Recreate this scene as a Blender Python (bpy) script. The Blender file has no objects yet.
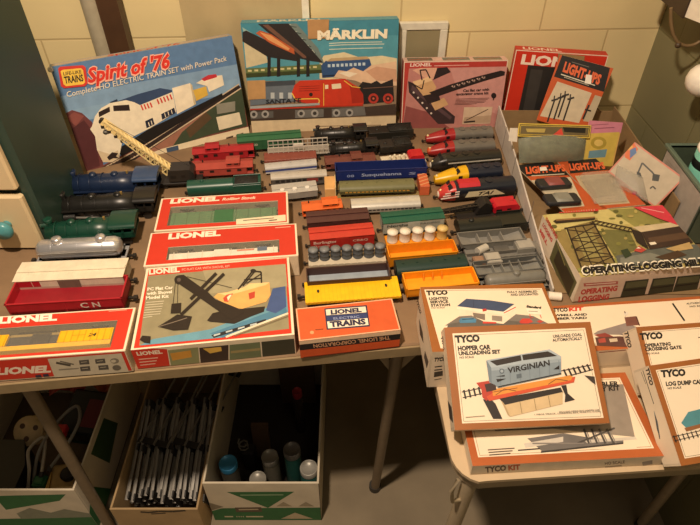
import bpy, math, random
from mathutils import Vector as V, Matrix
random.seed(7)
SC = bpy.context.scene
COL = SC.collection
TZ = 0.74                      # table top height
CZ = TZ + 0.74                 # eye height
FPX = 580.0
PITCH = math.radians(42.5)
C0 = V((0, 0, CZ))
FW = V((0, math.cos(PITCH), -math.sin(PITCH)))
UP = V((0, math.sin(PITCH), math.cos(PITCH)))
RT = V((1, 0, 0))
def ray(x, y): return FW + RT*((x-350)/FPX) - UP*((y-262.5)/FPX)
def P(x, y, z=0.0):            # point of the plane z above the table top
    d = ray(x, y); t = (TZ+z-CZ)/d.z
    return C0 + d*t
def onpl(x, y, o, n):
    d = ray(x, y); t = (o-C0).dot(n)/d.dot(n)
    return C0 + d*t
# ---------------------------------------------------------------- materials
_M = {}
def lin(c): return c/12.92 if c <= .04045 else ((c+.055)/1.055)**2.4
def hexc(h):
    h = h.lstrip('#'); return tuple(lin(int(h[i:i+2], 16)/255) for i in (0, 2, 4))
def M(h, rough=.5, metal=0.0, noise=.10, scale=60.0, bump=0.0, bscale=None, coat=0.0):
    k = (h, rough, metal, noise, scale, bump, coat)
    if k in _M: return _M[k]
    m = bpy.data.materials.new('paint_'+h.lstrip('#')); m.use_nodes = True
    nt = m.node_tree; b = nt.nodes['Principled BSDF']
    c = hexc(h)
    b.inputs['Roughness'].default_value = rough; b.inputs['Metallic'].default_value = metal
    b.inputs['Coat Weight'].default_value = coat
    tc = nt.nodes.new('ShaderNodeTexCoord'); nz = nt.nodes.new('ShaderNodeTexNoise')
    nz.inputs['Scale'].default_value = scale; nz.inputs['Detail'].default_value = 4
    nt.links.new(tc.outputs['Object'], nz.inputs['Vector'])
    rp = nt.nodes.new('ShaderNodeValToRGB')
    rp.color_ramp.elements[0].position = .25; rp.color_ramp.elements[1].position = .75
    lo = tuple(v*(1-noise) for v in c); hi = tuple(min(1, v*(1+noise)) for v in c)
    rp.color_ramp.elements[0].color = (*lo, 1); rp.color_ramp.elements[1].color = (*hi, 1)
    nt.links.new(nz.outputs['Fac'], rp.inputs['Fac']); nt.links.new(rp.outputs['Color'], b.inputs['Base Color'])
    if bump:
        bp = nt.nodes.new('ShaderNodeBump'); bp.inputs['Strength'].default_value = bump; bp.inputs['Distance'].default_value = .002
        nt.links.new(nz.outputs['Fac'], bp.inputs['Height']); nt.links.new(bp.outputs['Normal'], b.inputs['Normal'])
    _M[k] = m; return m
def film(name, tint, alpha, rough=.12):
    if name in _M: return _M[name]
    m = bpy.data.materials.new(name); m.use_nodes = True; nt = m.node_tree
    for n in list(nt.nodes): nt.nodes.remove(n)
    o = nt.nodes.new('ShaderNodeOutputMaterial'); mx = nt.nodes.new('ShaderNodeMixShader')
    t = nt.nodes.new('ShaderNodeBsdfTransparent'); g = nt.nodes.new('ShaderNodeBsdfPrincipled')
    g.inputs['Base Color'].default_value = (*hexc(tint), 1); g.inputs['Roughness'].default_value = rough
    nz = nt.nodes.new('ShaderNodeTexNoise'); nz.inputs['Scale'].default_value = 45; nz.inputs['Detail'].default_value = 3
    bp = nt.nodes.new('ShaderNodeBump'); bp.inputs['Strength'].default_value = .35; bp.inputs['Distance'].default_value = .003
    nt.links.new(nz.outputs['Fac'], bp.inputs['Height']); nt.links.new(bp.outputs['Normal'], g.inputs['Normal'])
    mx.inputs[0].default_value = alpha
    nt.links.new(t.outputs[0], mx.inputs[1]); nt.links.new(g.outputs[0], mx.inputs[2]); nt.links.new(mx.outputs[0], o.inputs[0])
    _M[name] = m; return m
def block_wall(name, c1, c2, cm, off):
    m = bpy.data.materials.new(name); m.use_nodes = True; nt = m.node_tree; b = nt.nodes['Principled BSDF']
    tc = nt.nodes.new('ShaderNodeTexCoord'); sp = nt.nodes.new('ShaderNodeSeparateXYZ'); cb = nt.nodes.new('ShaderNodeCombineXYZ')
    ad1 = nt.nodes.new('ShaderNodeMath'); ad2 = nt.nodes.new('ShaderNodeMath')
    ad1.inputs[1].default_value = off[0]; ad2.inputs[1].default_value = off[1]
    nt.links.new(tc.outputs['Object'], sp.inputs[0])
    nt.links.new(sp.outputs['X'], ad1.inputs[0]); nt.links.new(sp.outputs['Z'], ad2.inputs[0])
    nt.links.new(ad1.outputs[0], cb.inputs[0]); nt.links.new(ad2.outputs[0], cb.inputs[1])
    br = nt.nodes.new('ShaderNodeTexBrick'); br.inputs['Scale'].default_value = 1.0
    br.inputs['Brick Width'].default_value = .341; br.inputs['Row Height'].default_value = .205
    br.inputs['Mortar Size'].default_value = .0028; br.inputs['Mortar Smooth'].default_value = .6
    br.inputs['Color1'].default_value = (*hexc(c1), 1); br.inputs['Color2'].default_value = (*hexc(c2), 1); br.inputs['Mortar'].default_value = (*hexc(cm), 1)
    nt.links.new(cb.outputs[0], br.inputs['Vector'])
    nz = nt.nodes.new('ShaderNodeTexNoise'); nz.inputs['Scale'].default_value = 5; nz.inputs['Detail'].default_value = 6
    nt.links.new(tc.outputs['Object'], nz.inputs['Vector'])
    mx = nt.nodes.new('ShaderNodeMixRGB'); mx.blend_type = 'MULTIPLY'; mx.inputs[0].default_value = .25
    rp = nt.nodes.new('ShaderNodeValToRGB'); rp.color_ramp.elements[0].color = (.55, .55, .5, 1); rp.color_ramp.elements[0].position = .3; rp.color_ramp.elements[1].position = .7
    nt.links.new(nz.outputs['Fac'], rp.inputs[0]); nt.links.new(br.outputs['Color'], mx.inputs[1]); nt.links.new(rp.outputs[0], mx.inputs[2])
    nt.links.new(mx.outputs[0], b.inputs['Base Color'])
    bp = nt.nodes.new('ShaderNodeBump'); bp.inputs['Strength'].default_value = .35; bp.inputs['Distance'].default_value = .004; bp.invert = True
    nt.links.new(br.outputs['Fac'], bp.inputs['Height']); nt.links.new(bp.outputs['Normal'], b.inputs['Normal'])
    b.inputs['Roughness'].default_value = .55
    return m
# ---------------------------------------------------------------- text outlines
_T = {}
def glyphs(s, bold=.0, shear=0.0):
    k = (s, bold, shear)
    if k in _T: return _T[k]
    cu = bpy.data.curves.new('txt', 'FONT'); cu.body = s; cu.resolution_u = 2; cu.offset = bold; cu.shear = shear
    ob = bpy.data.objects.new('txt', cu); COL.objects.link(ob)
    dg = bpy.context.evaluated_depsgraph_get(); dg.update()
    me = bpy.data.meshes.new_from_object(ob.evaluated_get(dg))
    vs = [(v.co.x, v.co.y) for v in me.vertices]; fs = [tuple(p.vertices) for p in me.polygons]
    bpy.data.objects.remove(ob); bpy.data.curves.remove(cu); bpy.data.meshes.remove(me)
    x0 = min(v[0] for v in vs); x1 = max(v[0] for v in vs); cap = .70
    vs = [((x-x0)/(x1-x0), y/cap) for x, y in vs]
    _T[k] = (vs, fs); return _T[k]
def clip(poly, w, h):
    def cut(ps, f, inter):
        out = []
        for i in range(len(ps)):
            a, b = ps[i-1], ps[i]
            fa, fb = f(a), f(b)
            if fb >= 0:
                if fa < 0: out.append(inter(a, b, fa, fb))
                out.append(b)
            elif fa >= 0: out.append(inter(a, b, fa, fb))
        return out
    it = lambda a, b, fa, fb: (a[0]+(b[0]-a[0])*fa/(fa-fb), a[1]+(b[1]-a[1])*fa/(fa-fb))
    for f in (lambda p: p[0], lambda p: w-p[0], lambda p: p[1], lambda p: h-p[1]):
        if not poly: return []
        poly = cut(poly, f, it)
    return poly
# ---------------------------------------------------------------- mesh builder
class MB:
    def __init__(s): s.v = []; s.f = []; s.m = []; s.s = []; s.mats = []
    def mi(s, mat):
        if isinstance(mat, str): mat = M(mat)
        if mat not in s.mats: s.mats.append(mat)
        return s.mats.index(mat)
    def add(s, vs, fs, mat, smooth=False):
        k = len(s.v); i = s.mi(mat); s.v += [V(p) for p in vs]
        for f in fs: s.f.append(tuple(a+k for a in f)); s.m.append(i); s.s.append(smooth)
        return s
    def box(s, x0, x1, y0, y1, z0, z1, mat):
        vs = [(x, y, z) for z in (z0, z1) for y in (y0, y1) for x in (x0, x1)]
        return s.add(vs, [(0, 2, 3, 1), (4, 5, 7, 6), (0, 1, 5, 4), (2, 6, 7, 3), (0, 4, 6, 2), (1, 3, 7, 5)], mat)
    def obox(s, o, ux, uy, n, w, d, th, mat):       # o: lower corner, along unit vectors
        vs = [o+ux*(w*a)+uy*(d*b)+n*(th*c) for c in (0, 1) for b in (0, 1) for a in (0, 1)]
        return s.add(vs, [(0, 2, 3, 1), (4, 5, 7, 6), (0, 1, 5, 4), (2, 6, 7, 3), (0, 4, 6, 2), (1, 3, 7, 5)], mat)
    def prism(s, poly, axis, a0, a1, mat, smooth=False):
        n = len(poly)
        if axis == 'x': f = lambda p, a: (a, p[0], p[1])
        elif axis == 'y': f = lambda p, a: (p[0], a, p[1])
        else: f = lambda p, a: (p[0], p[1], a)
        vs = [f(p, a0) for p in poly]+[f(p, a1) for p in poly]
        fs = [(i, (i+1) % n, (i+1) % n+n, i+n) for i in range(n)]
        s.add(vs, fs, mat, smooth); s.add(vs, [tuple(range(n))[::-1], tuple(range(n, 2*n))], mat)
        return s
    def loft(s, rings, mat, caps=True, smooth=True, closed=True):
        n = len(rings[0]); vs = [p for r in rings for p in r]; fs = []
        for k in range(len(rings)-1):
            for i in range(n if closed else n-1):
                j = (i+1) % n; fs.append((k*n+i, k*n+j, (k+1)*n+j, (k+1)*n+i))
        s.add(vs, fs, mat, smooth)
        if caps: s.add(rings[0], [tuple(range(n))[::-1]], mat); s.add(rings[-1], [tuple(range(n))], mat)
        return s
    def lathe(s, prof, o, ax, mat, n=16, smooth=True):
        o = V(o); ax = V(ax).normalized(); a = ax.orthogonal().normalized(); b = ax.cross(a)
        rings = [[o+ax*h+(a*math.cos(t)+b*math.sin(t))*max(r, 1e-5) for t in (2*math.pi*i/n for i in range(n))] for r, h in prof]
        return s.loft(rings, mat, True, smooth)
    def cyl(s, p0, p1, r, mat, n=12, r1=None):
        p0 = V(p0); p1 = V(p1); return s.lathe([(r, 0), (r if r1 is None else r1, (p1-p0).length)], p0, p1-p0, mat, n)
    def tube(s, pts, r, mat, n=8):
        pts = [V(p) for p in pts]; rings = []; up = V((.13, .31, .94)).normalized()
        for i, p in enumerate(pts):
            t = (pts[min(i+1, len(pts)-1)]-pts[max(i-1, 0)]).normalized()
            a = t.cross(up)
            if a.length < .05: a = t.cross(V((1, 0, 0)))
            a.normalize(); b = t.cross(a)
            rings.append([p+(a*math.cos(q)+b*math.sin(q))*r for q in (2*math.pi*k/n for k in range(n))])
        return s.loft(rings, mat)
    def bar(s, p0, p1, w, h, mat):
        p0 = V(p0); p1 = V(p1); t = (p1-p0); L = t.length; t.normalize()
        a = V((0, 0, 1)).cross(t)
        if a.length < .05: a = V((1, 0, 0))
        a.normalize(); b = t.cross(a)
        return s.obox(p0-a*w/2-b*h/2, t, a, b, L, w, h, mat)
    def ball(s, o, r, mat, n=12, sz=1.0, ax=(0, 0, 1)):
        return s.lathe([(r*math.sin(math.pi*i/8), -r*sz*math.cos(math.pi*i/8)) for i in range(9)], o, ax, mat, n)
    def build(s, name, parent=None, bevel=0.0, seg=1):
        me = bpy.data.meshes.new(name); me.from_pydata([tuple(p) for p in s.v], [], s.f)
        for m in s.mats: me.materials.append(m)
        me.polygons.foreach_set('material_index', s.m); me.polygons.foreach_set('use_smooth', s.s); me.update()
        o = bpy.data.objects.new(name, me); COL.objects.link(o)
        if parent: o.parent = parent
        if bevel:
            b = o.modifiers.new('bev', 'BEVEL'); b.width = bevel; b.segments = seg; b.limit_method = 'ANGLE'; b.angle_limit = math.radians(50)
        return o
class Face:                     # a flat printed face: ink goes on in painter's order
    def __init__(s, mb, o, ux, uy, w, h):
        s.mb = mb; s.o = V(o); s.ux = V(ux); s.uy = V(uy); s.w = w; s.h = h; s.n = s.ux.cross(s.uy); s.L = .00025; s.z = None
    def zm(s, x0, y0, k): s.z = (x0, y0, k); return s
    def uv(s, p):
        if s.z == 'f': return (p[0]*s.w, p[1]*s.h)
        x, y = (p[0], p[1]) if s.z is None else (s.z[0]+p[0]/s.z[2], s.z[1]+p[1]/s.z[2])
        q = onpl(x, y, s.o, s.n)-s.o
        return (q.dot(s.ux), q.dot(s.uy))
    def put(s, uvs, fs, mat):
        s.mb.add([s.o+s.ux*a+s.uy*b+s.n*s.L for a, b in uvs], fs, mat); s.L += .00003
    def poly(s, mat, *pts):
        q = clip([s.uv(p) for p in pts], s.w, s.h)
        if len(q) < 3: return s
        ar = sum(q[i-1][0]*q[i][1]-q[i][0]*q[i-1][1] for i in range(len(q)))
        if ar < 0: q = q[::-1]
        s.put(q, [tuple(range(len(q)))], mat); return s
    def inset(s, mat, l, r, b, t):
        q = [(l, b), (s.w-r, b), (s.w-r, s.h-t), (l, s.h-t)]; s.put(q, [(0, 1, 2, 3)], mat); return s
    def line(s, mat, wd, *pts):
        for a, b in zip(pts[:-1], pts[1:]):
            dx, dy = b[0]-a[0], b[1]-a[1]; L = math.hypot(dx, dy) or 1; nx, ny = -dy/L*wd/2, dx/L*wd/2
            s.poly(mat, (a[0]+nx, a[1]+ny), (b[0]+nx, b[1]+ny), (b[0]-nx, b[1]-ny), (a[0]-nx, a[1]-ny)); s.L -= .00003
        s.L += .00003; return s
    def ell(s, mat, x, y, rx, ry=None, n=14):
        ry = ry or rx
        return s.poly(mat, *[(x+rx*math.cos(2*math.pi*i/n), y+ry*math.sin(2*math.pi*i/n)) for i in range(n)])
    def rect(s, mat, x0, y0, x1, y1): return s.poly(mat, (x0, y0), (x1, y0), (x1, y1), (x0, y1))
    def text(s, t, mat, A, B, T, bold=.02, shear=0):
        vs, fs = glyphs(t, bold*1.1 if bold >= .04 else bold, shear)
        a, b, c = (V((*s.uv(p), 0)) for p in (A, B, T))
        s.put([tuple((a+(b-a)*x+(c-a)*y).xy) for x, y in vs], fs, mat); return s
    def fuzz(s, mat, A, B, rows, h, step):   # rows of tiny print too small to read
        pass
# ---------------------------------------------------------------- things
def empty(name, loc, rz=0.0):
    o = bpy.data.objects.new(name, None); COL.objects.link(o); o.location = loc; o.rotation_euler = (0, 0, rz); o.empty_display_size = .02; return o
def tag(o, label, cat, group=None, kind=None):
    o['label'] = label; o['category'] = cat
    if group: o['group'] = group
    if kind: o['kind'] = kind
    return o
def structure(o): o['kind'] = 'structure'; return o
def dup(root, loc, label, rz=None):
    r = root.copy(); COL.objects.link(r); r.location = loc; r['label'] = label
    if rz is not None: r.rotation_euler = (0, 0, rz)
    for ch in list(root.children):
        c = ch.copy(); COL.objects.link(c); c.parent = r
        for g in ch.children:
            d = g.copy(); COL.objects.link(d); d.parent = c
    return r
# ---------------------------------------------------------------- slabs (cartons, cards)
class Slab:
    """a rectangular carton whose printed face is fitted to a plane; corners BL, BR, TR, TL"""
    def __init__(s, n, p0, cs, th, mat, sides=None):
        n = V(n).normalized(); q = [onpl(x, y, V(p0), n) for x, y in cs]
        s.fit(n, q, th, mat, sides)
    def fit(s, n, q, th, mat, sides=None):
        c = (q[0]+q[1]+q[2]+q[3])/4
        e = ((q[1]-q[0])+(q[2]-q[3])); e -= n*e.dot(n); ux = e.normalized(); uy = n.cross(ux)
        w = ((q[1]-q[0]).length+(q[2]-q[3]).length)/2; d = ((q[3]-q[0]).length+(q[2]-q[1]).length)/2
        s.n, s.ux, s.uy, s.w, s.d, s.th = n, ux, uy, w, d, th
        s.o = c-ux*w/2-uy*d/2
        s.mb = MB(); s.sm = sides or mat; s.mat = mat
        s.solid()
    def solid(s):
        o, ux, uy, n, w, d, th = s.o, s.ux, s.uy, s.n, s.w, s.d, s.th
        s.mb.obox(o-n*th, ux, uy, n, w, d, th, s.sm)
        s.top = Face(s.mb, o, ux, uy, w, d)
        if s.sm is not s.mat: s.top.put([(0, 0), (w, 0), (w, d), (0, d)], [(0, 1, 2, 3)], s.mat)
        s.front = Face(s.mb, o-n*th, ux, n, w, th)
        s.left = Face(s.mb, o+uy*d-n*th, -uy, n, d, th)
        s.right = Face(s.mb, o+ux*w-n*th, uy, n, d, th)
        s.back = Face(s.mb, o+ux*w+uy*d-n*th, -ux, n, w, th)
        return s
    def done(s, name, label, cat, group=None, bevel=.0008):
        base = s.o-s.n*s.th+s.ux*s.w/2
        if s.n.z > .8: base = base+s.uy*s.d/2
        r = empty(name, base); M4 = r.matrix_world
        for v in s.mb.v: v -= base
        return r
def finish(sl, name, label, cat, group=None, part='carton', bevel=.0007):
    base = sl.o-sl.n*sl.th+sl.ux*sl.w/2+(sl.uy*sl.d/2 if sl.n.z > .8 else V((0, 0, 0)))
    sl.mb.v = [v-base for v in sl.mb.v]
    o = sl.mb.build(name, None, bevel); o.location = base; sl.base = base; sl.obj = o
    return tag(o, label, cat, group)
def lean_plane(A, B, deg, z=0.0):
    a = P(*A, z); b = P(*B, z); e = (b-a); e.z = 0; e.normalize(); back = V((-e.y, e.x, 0))
    t = math.radians(deg); up = back*math.sin(t)+V((0, 0, 1))*math.cos(t)
    return e.cross(up).normalized(), a
# ---------------------------------------------------------------- rolling stock
K = '#26221f'; RUST = '#4a2c24'; STEEL = '#8f8c86'
CARS = 'model train cars laid out in rows on the table'
def car(name, label, cat, px, W, group=CARS):
    A = P(px[0], px[1], .004); B = P(px[2], px[3], .004); u = (B-A); L = u.length; u.normalize()
    c = (A+B)/2+V((-u.y, u.x, 0))*W/2
    r = tag(empty(name, (c.x, c.y, TZ), math.atan2(u.y, u.x)), label, cat, group)
    return r, L, W
_truck = {}
def under(r, L, W, col=K, frame=True, tx=.34, zs=None):
    S = W/.033; key = (round(S, 2), col)
    if key not in _truck:
        m = MB()
        for x in (-.0085*S, .0085*S):
            m.cyl((x, -.0105*S, .0052*S), (x, -.0085*S, .0052*S), .0052*S, '#5a544d', 10); m.cyl((x, .0085*S, .0052*S), (x, .0105*S, .0052*S), .0052*S, '#5a544d', 10)
            m.cyl((x, -.012*S, .0052*S), (x, .012*S, .0052*S), .0012*S, col, 6)
        for y in (-.0125*S, .0125*S):
            m.prism([(-.013*S, .0045*S), (.013*S, .0045*S), (.011*S, .0072*S), (.004*S, .009*S), (-.004*S, .009*S), (-.011*S, .0072*S)], 'y', y-.0012*S, y+.0012*S, col)
        m.box(-.003*S, .003*S, -.012*S, .012*S, .005*S, .0098*S, col)
        t = m.build('truck', r); cm = MB()
        cm.box(-.004*S, .006*S, -.0012*S, .0012*S, .0062*S, .0085*S, col); cm.box(.005*S, .009*S, -.003*S, .0018*S, .005*S, .0095*S, col)
        c = cm.build('coupler', r); _truck[key] = (t.data, c.data)
        t.location = (-L*tx, 0, 0); c.location = (L/2, 0, 0); first = True
    else:
        t = bpy.data.objects.new('truck', _truck[key][0]); COL.objects.link(t); t.parent = r; t.location = (-L*tx, 0, 0)
        c = bpy.data.objects.new('coupler', _truck[key][1]); COL.objects.link(c); c.parent = r; c.location = (L/2, 0, 0)
    t2 = bpy.data.objects.new('truck', _truck[key][0]); COL.objects.link(t2); t2.parent = r; t2.location = (L*tx, 0, 0)
    c2 = bpy.data.objects.new('coupler', _truck[key][1]); COL.objects.link(c2); c2.parent = r; c2.location = (-L/2, 0, 0); c2.rotation_euler = (0, 0, math.pi)
    if frame:
        f = MB(); f.box(-L*.48, L*.48, -.006*S, .006*S, .0095*S, .0125*S, col); f.box(-L*.12, L*.12, -.012*S, -.008*S, .006*S, .0115*S, col)
        f.build('underframe', r)
    return S
def sideface(m, L, W, z0, z1): return Face(m, (-L/2, -W/2, z0), (1, 0, 0), (0, 0, 1), L, z1-z0).zm(0, 0, 1)
def boxcar(r, L, W, H, col, roofcol, doorcol=None, text=(), panel=None, ribs=9, flat=False):
    S = under(r, L, W); z0 = .011*S; z1 = H-.004*S; m = MB(); m.box(-L/2, L/2, -W/2, W/2, z0, z1, col)
    for i in range(ribs):
        x = -L/2+.002+(L-.004)*i/(ribs-1)
        for y in (-W/2, W/2): m.box(x-.0006, x+.0006, y-.0005, y+.0005, z0, z1, col)
    for x, sg in ((-L/2, -1), (L/2, 1)):
        for k in range(4): m.box(x-.0007, x+.0007, -W*.42, -W*.2, z0+(z1-z0)*(.2+.2*k), z0+(z1-z0)*(.2+.2*k)+.0012, K)
    f = sideface(m, L, W, z0, z1); f.z = 'f'; f.L = .0008
    if panel: f.rect(panel[4], *panel[:4])
    for t, c, u0, v0, u1, v1 in text: f.text(t, c, (u0, v0), (u1, v0), (u0, v1), .02)
    m.build('body', r, .0004)
    for y in (-W/2-.0012, W/2):
        d = MB(); d.box(-L*.1, L*.1, y, y+.0012, z0+.001, z1-.001, doorcol or col)
        for k in (-.05, .05): d.box(L*k-.0005, L*k+.0005, y-.0004, y+.0016, z0+.003, z1-.003, doorcol or col)
        d.build('door', r)
    q = MB(); pk = H if not flat else z1+.002
    q.prism([(-W/2-.001, z1), (W/2+.001, z1), (W/2+.001, z1+.001), (0, pk), (-W/2-.001, z1+.001)], 'x', -L/2-.0008, L/2+.0008, roofcol)
    for i in range(1, ribs+3):
        x = -L/2+L*i/(ribs+3); q.prism([(-W/2-.001, z1+.0012), (0, pk+.0006), (W/2+.001, z1+.0012), (0, pk-.0005)], 'x', x-.0005, x+.0005, roofcol)
    q.build('roof', r)
    w = MB(); w.box(-L/2, L/2, -.003*S, .003*S, pk+.0006, pk+.0016, roofcol); w.build('roof_walk', r)
def gondola(r, L, W, H, col, inner=None, text=(), ribs=10, load=None):
    S = under(r, L, W); z0 = .010*S; m = MB(); t = .0012*S; ic = inner or col
    m.box(-L/2, L/2, -W/2, W/2, z0, z0+.0034*S, ic)
    m.box(-L/2, L/2, -W/2, -W/2+t, z0, H, col); m.box(-L/2, L/2, W/2-t, W/2, z0, H, col)
    m.box(-L/2, -L/2+t, -W/2, W/2, z0, H, col); m.box(L/2-t, L/2, -W/2, W/2, z0, H, col)
    for i in range(ribs):
        x = -L/2+.002+(L-.004)*i/(ribs-1)
        for y in (-W/2, W/2): m.box(x-.0007, x+.0007, y-.0007, y+.0007, z0, H, col)
    f = sideface(m, L, W, z0, H); f.z = 'f'; f.L = .0010
    for q in text: f.text(q[0], q[1], (q[2], q[3]), (q[4], q[3]), (q[2], q[5]), .02)
    m.build('body', r, .0004)
    rim = MB()
    for y in (-W/2-.0008, W/2-t): rim.box(-L/2-.0008, L/2+.0008, y, y+t+.0008, H-.0004, H+.0012, col)
    for x in (-L/2-.0008, L/2-t): rim.box(x, x+t+.0008, -W/2, W/2, H-.0004, H+.0012, col)
    rim.build('top_rim', r)
def hopper(r, L, W, H, col, inner=None, text=(), bays=3, load=None):
    S = under(r, L, W, tx=.38); z0 = .012*S; m = MB(); t = .0012*S; zi = z0+.006*S; ic = inner or col
    a, b = L/2, L*.28
    for y in (-W/2, W/2-t): m.prism([(-a, zi+.010*S), (-b, z0), (b, z0), (a, zi+.010*S), (a, H), (-a, H)], 'y', y, y+t, col)
    m.add([(-a, -W/2, H-.006*S), (-a, W/2, H-.006*S), (-b, W/2, zi), (-b, -W/2, zi), (a, -W/2, H-.006*S), (a, W/2, H-.006*S), (b, W/2, zi), (b, -W/2, zi)], [(0, 3, 2, 1), (4, 5, 6, 7), (3, 7, 6, 2)], ic)
    for x in (-a, a-t): m.box(x, x+t, -W/2, W/2, H-.009*S, H, col)
    n = 8
    for i in range(n+1):
        x = -a+.001+(L-.002)*i/n
        for y in (-W/2, W/2): m.box(x-.0006, x+.0006, y-.0007, y+.0007, zi+.006*S, H, col)
    f = sideface(m, L, W, z0, H); f.z = 'f'; f.L = .001
    for q in text: f.text(q[0], q[1], (q[2], q[3]), (q[4], q[3]), (q[2], q[5]), .02)
    m.build('body', r, .0003)
    for i in range(bays):
        x = -b+2*b*(i+.5)/bays; c = MB()
        c.add([(x-b/bays*.8, -W*.4, z0), (x+b/bays*.8, -W*.4, z0), (x+b/bays*.8, W*.4, z0), (x-b/bays*.8, W*.4, z0), (x-b/bays*.3, -W*.25, z0-.005*S), (x+b/bays*.3, -W*.25, z0-.005*S), (x+b/bays*.3, W*.25, z0-.005*S), (x-b/bays*.3, W*.25, z0-.005*S)], [(0, 1, 5, 4), (1, 2, 6, 5), (2, 3, 7, 6), (3, 0, 4, 7), (4, 5, 6, 7)], col); c.build('hopper_bay', r)
        k = MB(); k.prism([(x-.002*S, zi), (x+.002*S, zi), (x+.0008*S, H-.004*S), (x-.0008*S, H-.004*S)], 'y', -W/2+t, W/2-t, ic); k.build('cross_brace', r)
    rim = MB()
    for y in (-W/2-.0008, W/2-t): rim.box(-a-.0008, a+.0008, y, y+t+.0008, H-.0004, H+.001, col)
    for x in (-a-.0008, a-t): rim.box(x, x+t+.0008, -W/2, W/2, H-.0004, H+.001, col)
    rim.build('top_rim', r)
def flatcar(r, L, W, z, th, col, pockets=12, holes=(), sidecol=None):
    S = under(r, L, W); m = MB(); m.box(-L/2, L/2, -W/2, W/2, z-th, z, col)
    for i in range(pockets):
        x = -L/2+L*(i+.5)/pockets
        for y in (-W/2-.0012, W/2): m.box(x-.0016, x+.0016, y, y+.0012, z-th*.8, z-.0004, sidecol or col)
    f = Face(m, (-L/2, -W/2, z), (1, 0, 0), (0, 1, 0), L, W); f.z = 'f'
    for i in range(1, 24): f.rect(M('#00000', .6) if False else sidecol or col, i/24-.001, 0.01, i/24+.001, .99)
    for u, v in holes: f.ell(K, u, v, .013, .05*1.6)
    m.build('deck', r, .0004); return S
def tankcar(r, L, W, col, domes=1, R=None, platform=None, silver=False):
    S = under(r, L, W); R = R or W*.46; zc = .012*S+R; mat = M(col, .3, .75, .05) if silver else M(col, .45)
    m = MB(); h = L*.94
    m.lathe([(0, 0), (R*.55, .001), (R*.85, .0035*S), (R, .008*S), (R, h-.008*S), (R*.85, h-.0035*S), (R*.55, h-.001), (0, h)], (-h/2, 0, zc), (1, 0, 0), mat, 20)
    for x in (-h*.3, 0, h*.3): m.lathe([(R*1.012, -.0008), (R*1.012, .0008)], (x, 0, zc), (1, 0, 0), mat, 20)
    m.build('tank', r)
    xs = {1: (0,), 2: (-L*.22, L*.26), 3: (-.25*L, 0, .25*L)}[domes]
    for x in xs:
        d = MB(); d.lathe([(R*.5, 0), (R*.5, R*.42), (R*.42, R*.55), (R*.2, R*.62), (0, R*.63)], (x, 0, zc+R*.8), (0, 0, 1), mat, 14); d.lathe([(R*.58, 0), (R*.5, .002)], (x, 0, zc+R*.84), (0, 0, 1), mat, 14); d.build('dome', r)
    p = MB(); c2 = platform or col
    for y in (-W/2, W/2-.004*S): p.box(-L/2, L/2, y, y+.004*S, .0105*S, .0125*S, c2)
    for x in (-L/2, L/2-.006*S): p.box(x, x+.006*S, -W/2, W/2, .0105*S, .0125*S, c2)
    p.build('running_board', r)
    hr = MB(); hr.tube([(-h*.46, -R*.99, zc+R*.2), (h*.46, -R*.99, zc+R*.2)], .0007, STEEL, 6); hr.tube([(-h*.46, R*.99, zc+R*.2), (h*.46, R*.99, zc+R*.2)], .0007, STEEL, 6); hr.build('handrail', r)
def caboose(r, L, W, H, col, cup=.1, cupw=.16, roof=None, cupcol=None):
    S = under(r, L, W, tx=.3); z0 = .011*S; zb = H*.68; m = MB(); b = L*.40; m.box(-b, b, -W/2, W/2, z0, zb, col); m.box(-L/2, L/2, -W/2, W/2, z0-.001, z0+.0012, col)
    f = sideface(m, 2*b, W, z0, zb); f.z = 'f'
    for u in (.14, .34, .66, .86): f.rect('#2b1d1a', u-.04, .45, u+.04, .8)
    m.build('body', r, .0003)
    q = MB(); q.prism([(-W/2-.0015, zb), (W/2+.0015, zb), (0, zb+.005*S)], 'x', -L/2, L/2, roof or col); q.build('roof', r)
    c = MB(); x = cup*L; c.box(x-cupw*L/2, x+cupw*L/2, -W*.42, W*.42, zb, H-.003, cupcol or col)
    g = Face(c, (x-cupw*L/2, -W*.42, zb+.003*S), (1, 0, 0), (0, 0, 1), cupw*L, H-.006-zb); g.z = 'f'
    for u in (.25, .75): g.rect('#1d1715', u-.15, .4, u+.15, .85)
    co = c.build('cupola', r); k = MB(); k.prism([(-W*.46, H-.003), (W*.46, H-.003), (0, H)], 'x', x-cupw*L/2-.001, x+cupw*L/2+.001, roof or col); k.build('cupola_roof', co)
    s = MB(); s.cyl((-x-.01, W*.2, zb), (-x-.01, W*.2, zb+.009*S), .0014*S, K, 8); s.build('smokestack', r)
    for sx in (-1, 1):
        e = MB()
        for y in (-W*.45, 0, W*.45): e.cyl((sx*L*.49, y, z0), (sx*L*.49, y, z0+.014*S), .0006*S, col, 6)
        e.bar((sx*L*.49, -W*.45, z0+.013*S), (sx*L*.49, W*.45, z0+.013*S), .0012*S, .0012*S, col); e.build('end_railing', r)
def prof(W, z0, H, k=.35, n=10):
    pts = [(-W/2, z0)]; zz = H-W*k
    for i in range(n+1):
        t = math.pi*(1-i/n); pts.append((W/2*math.cos(t), zz+W*k*math.sin(t)))
    return pts+[(W/2, z0)]
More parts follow.
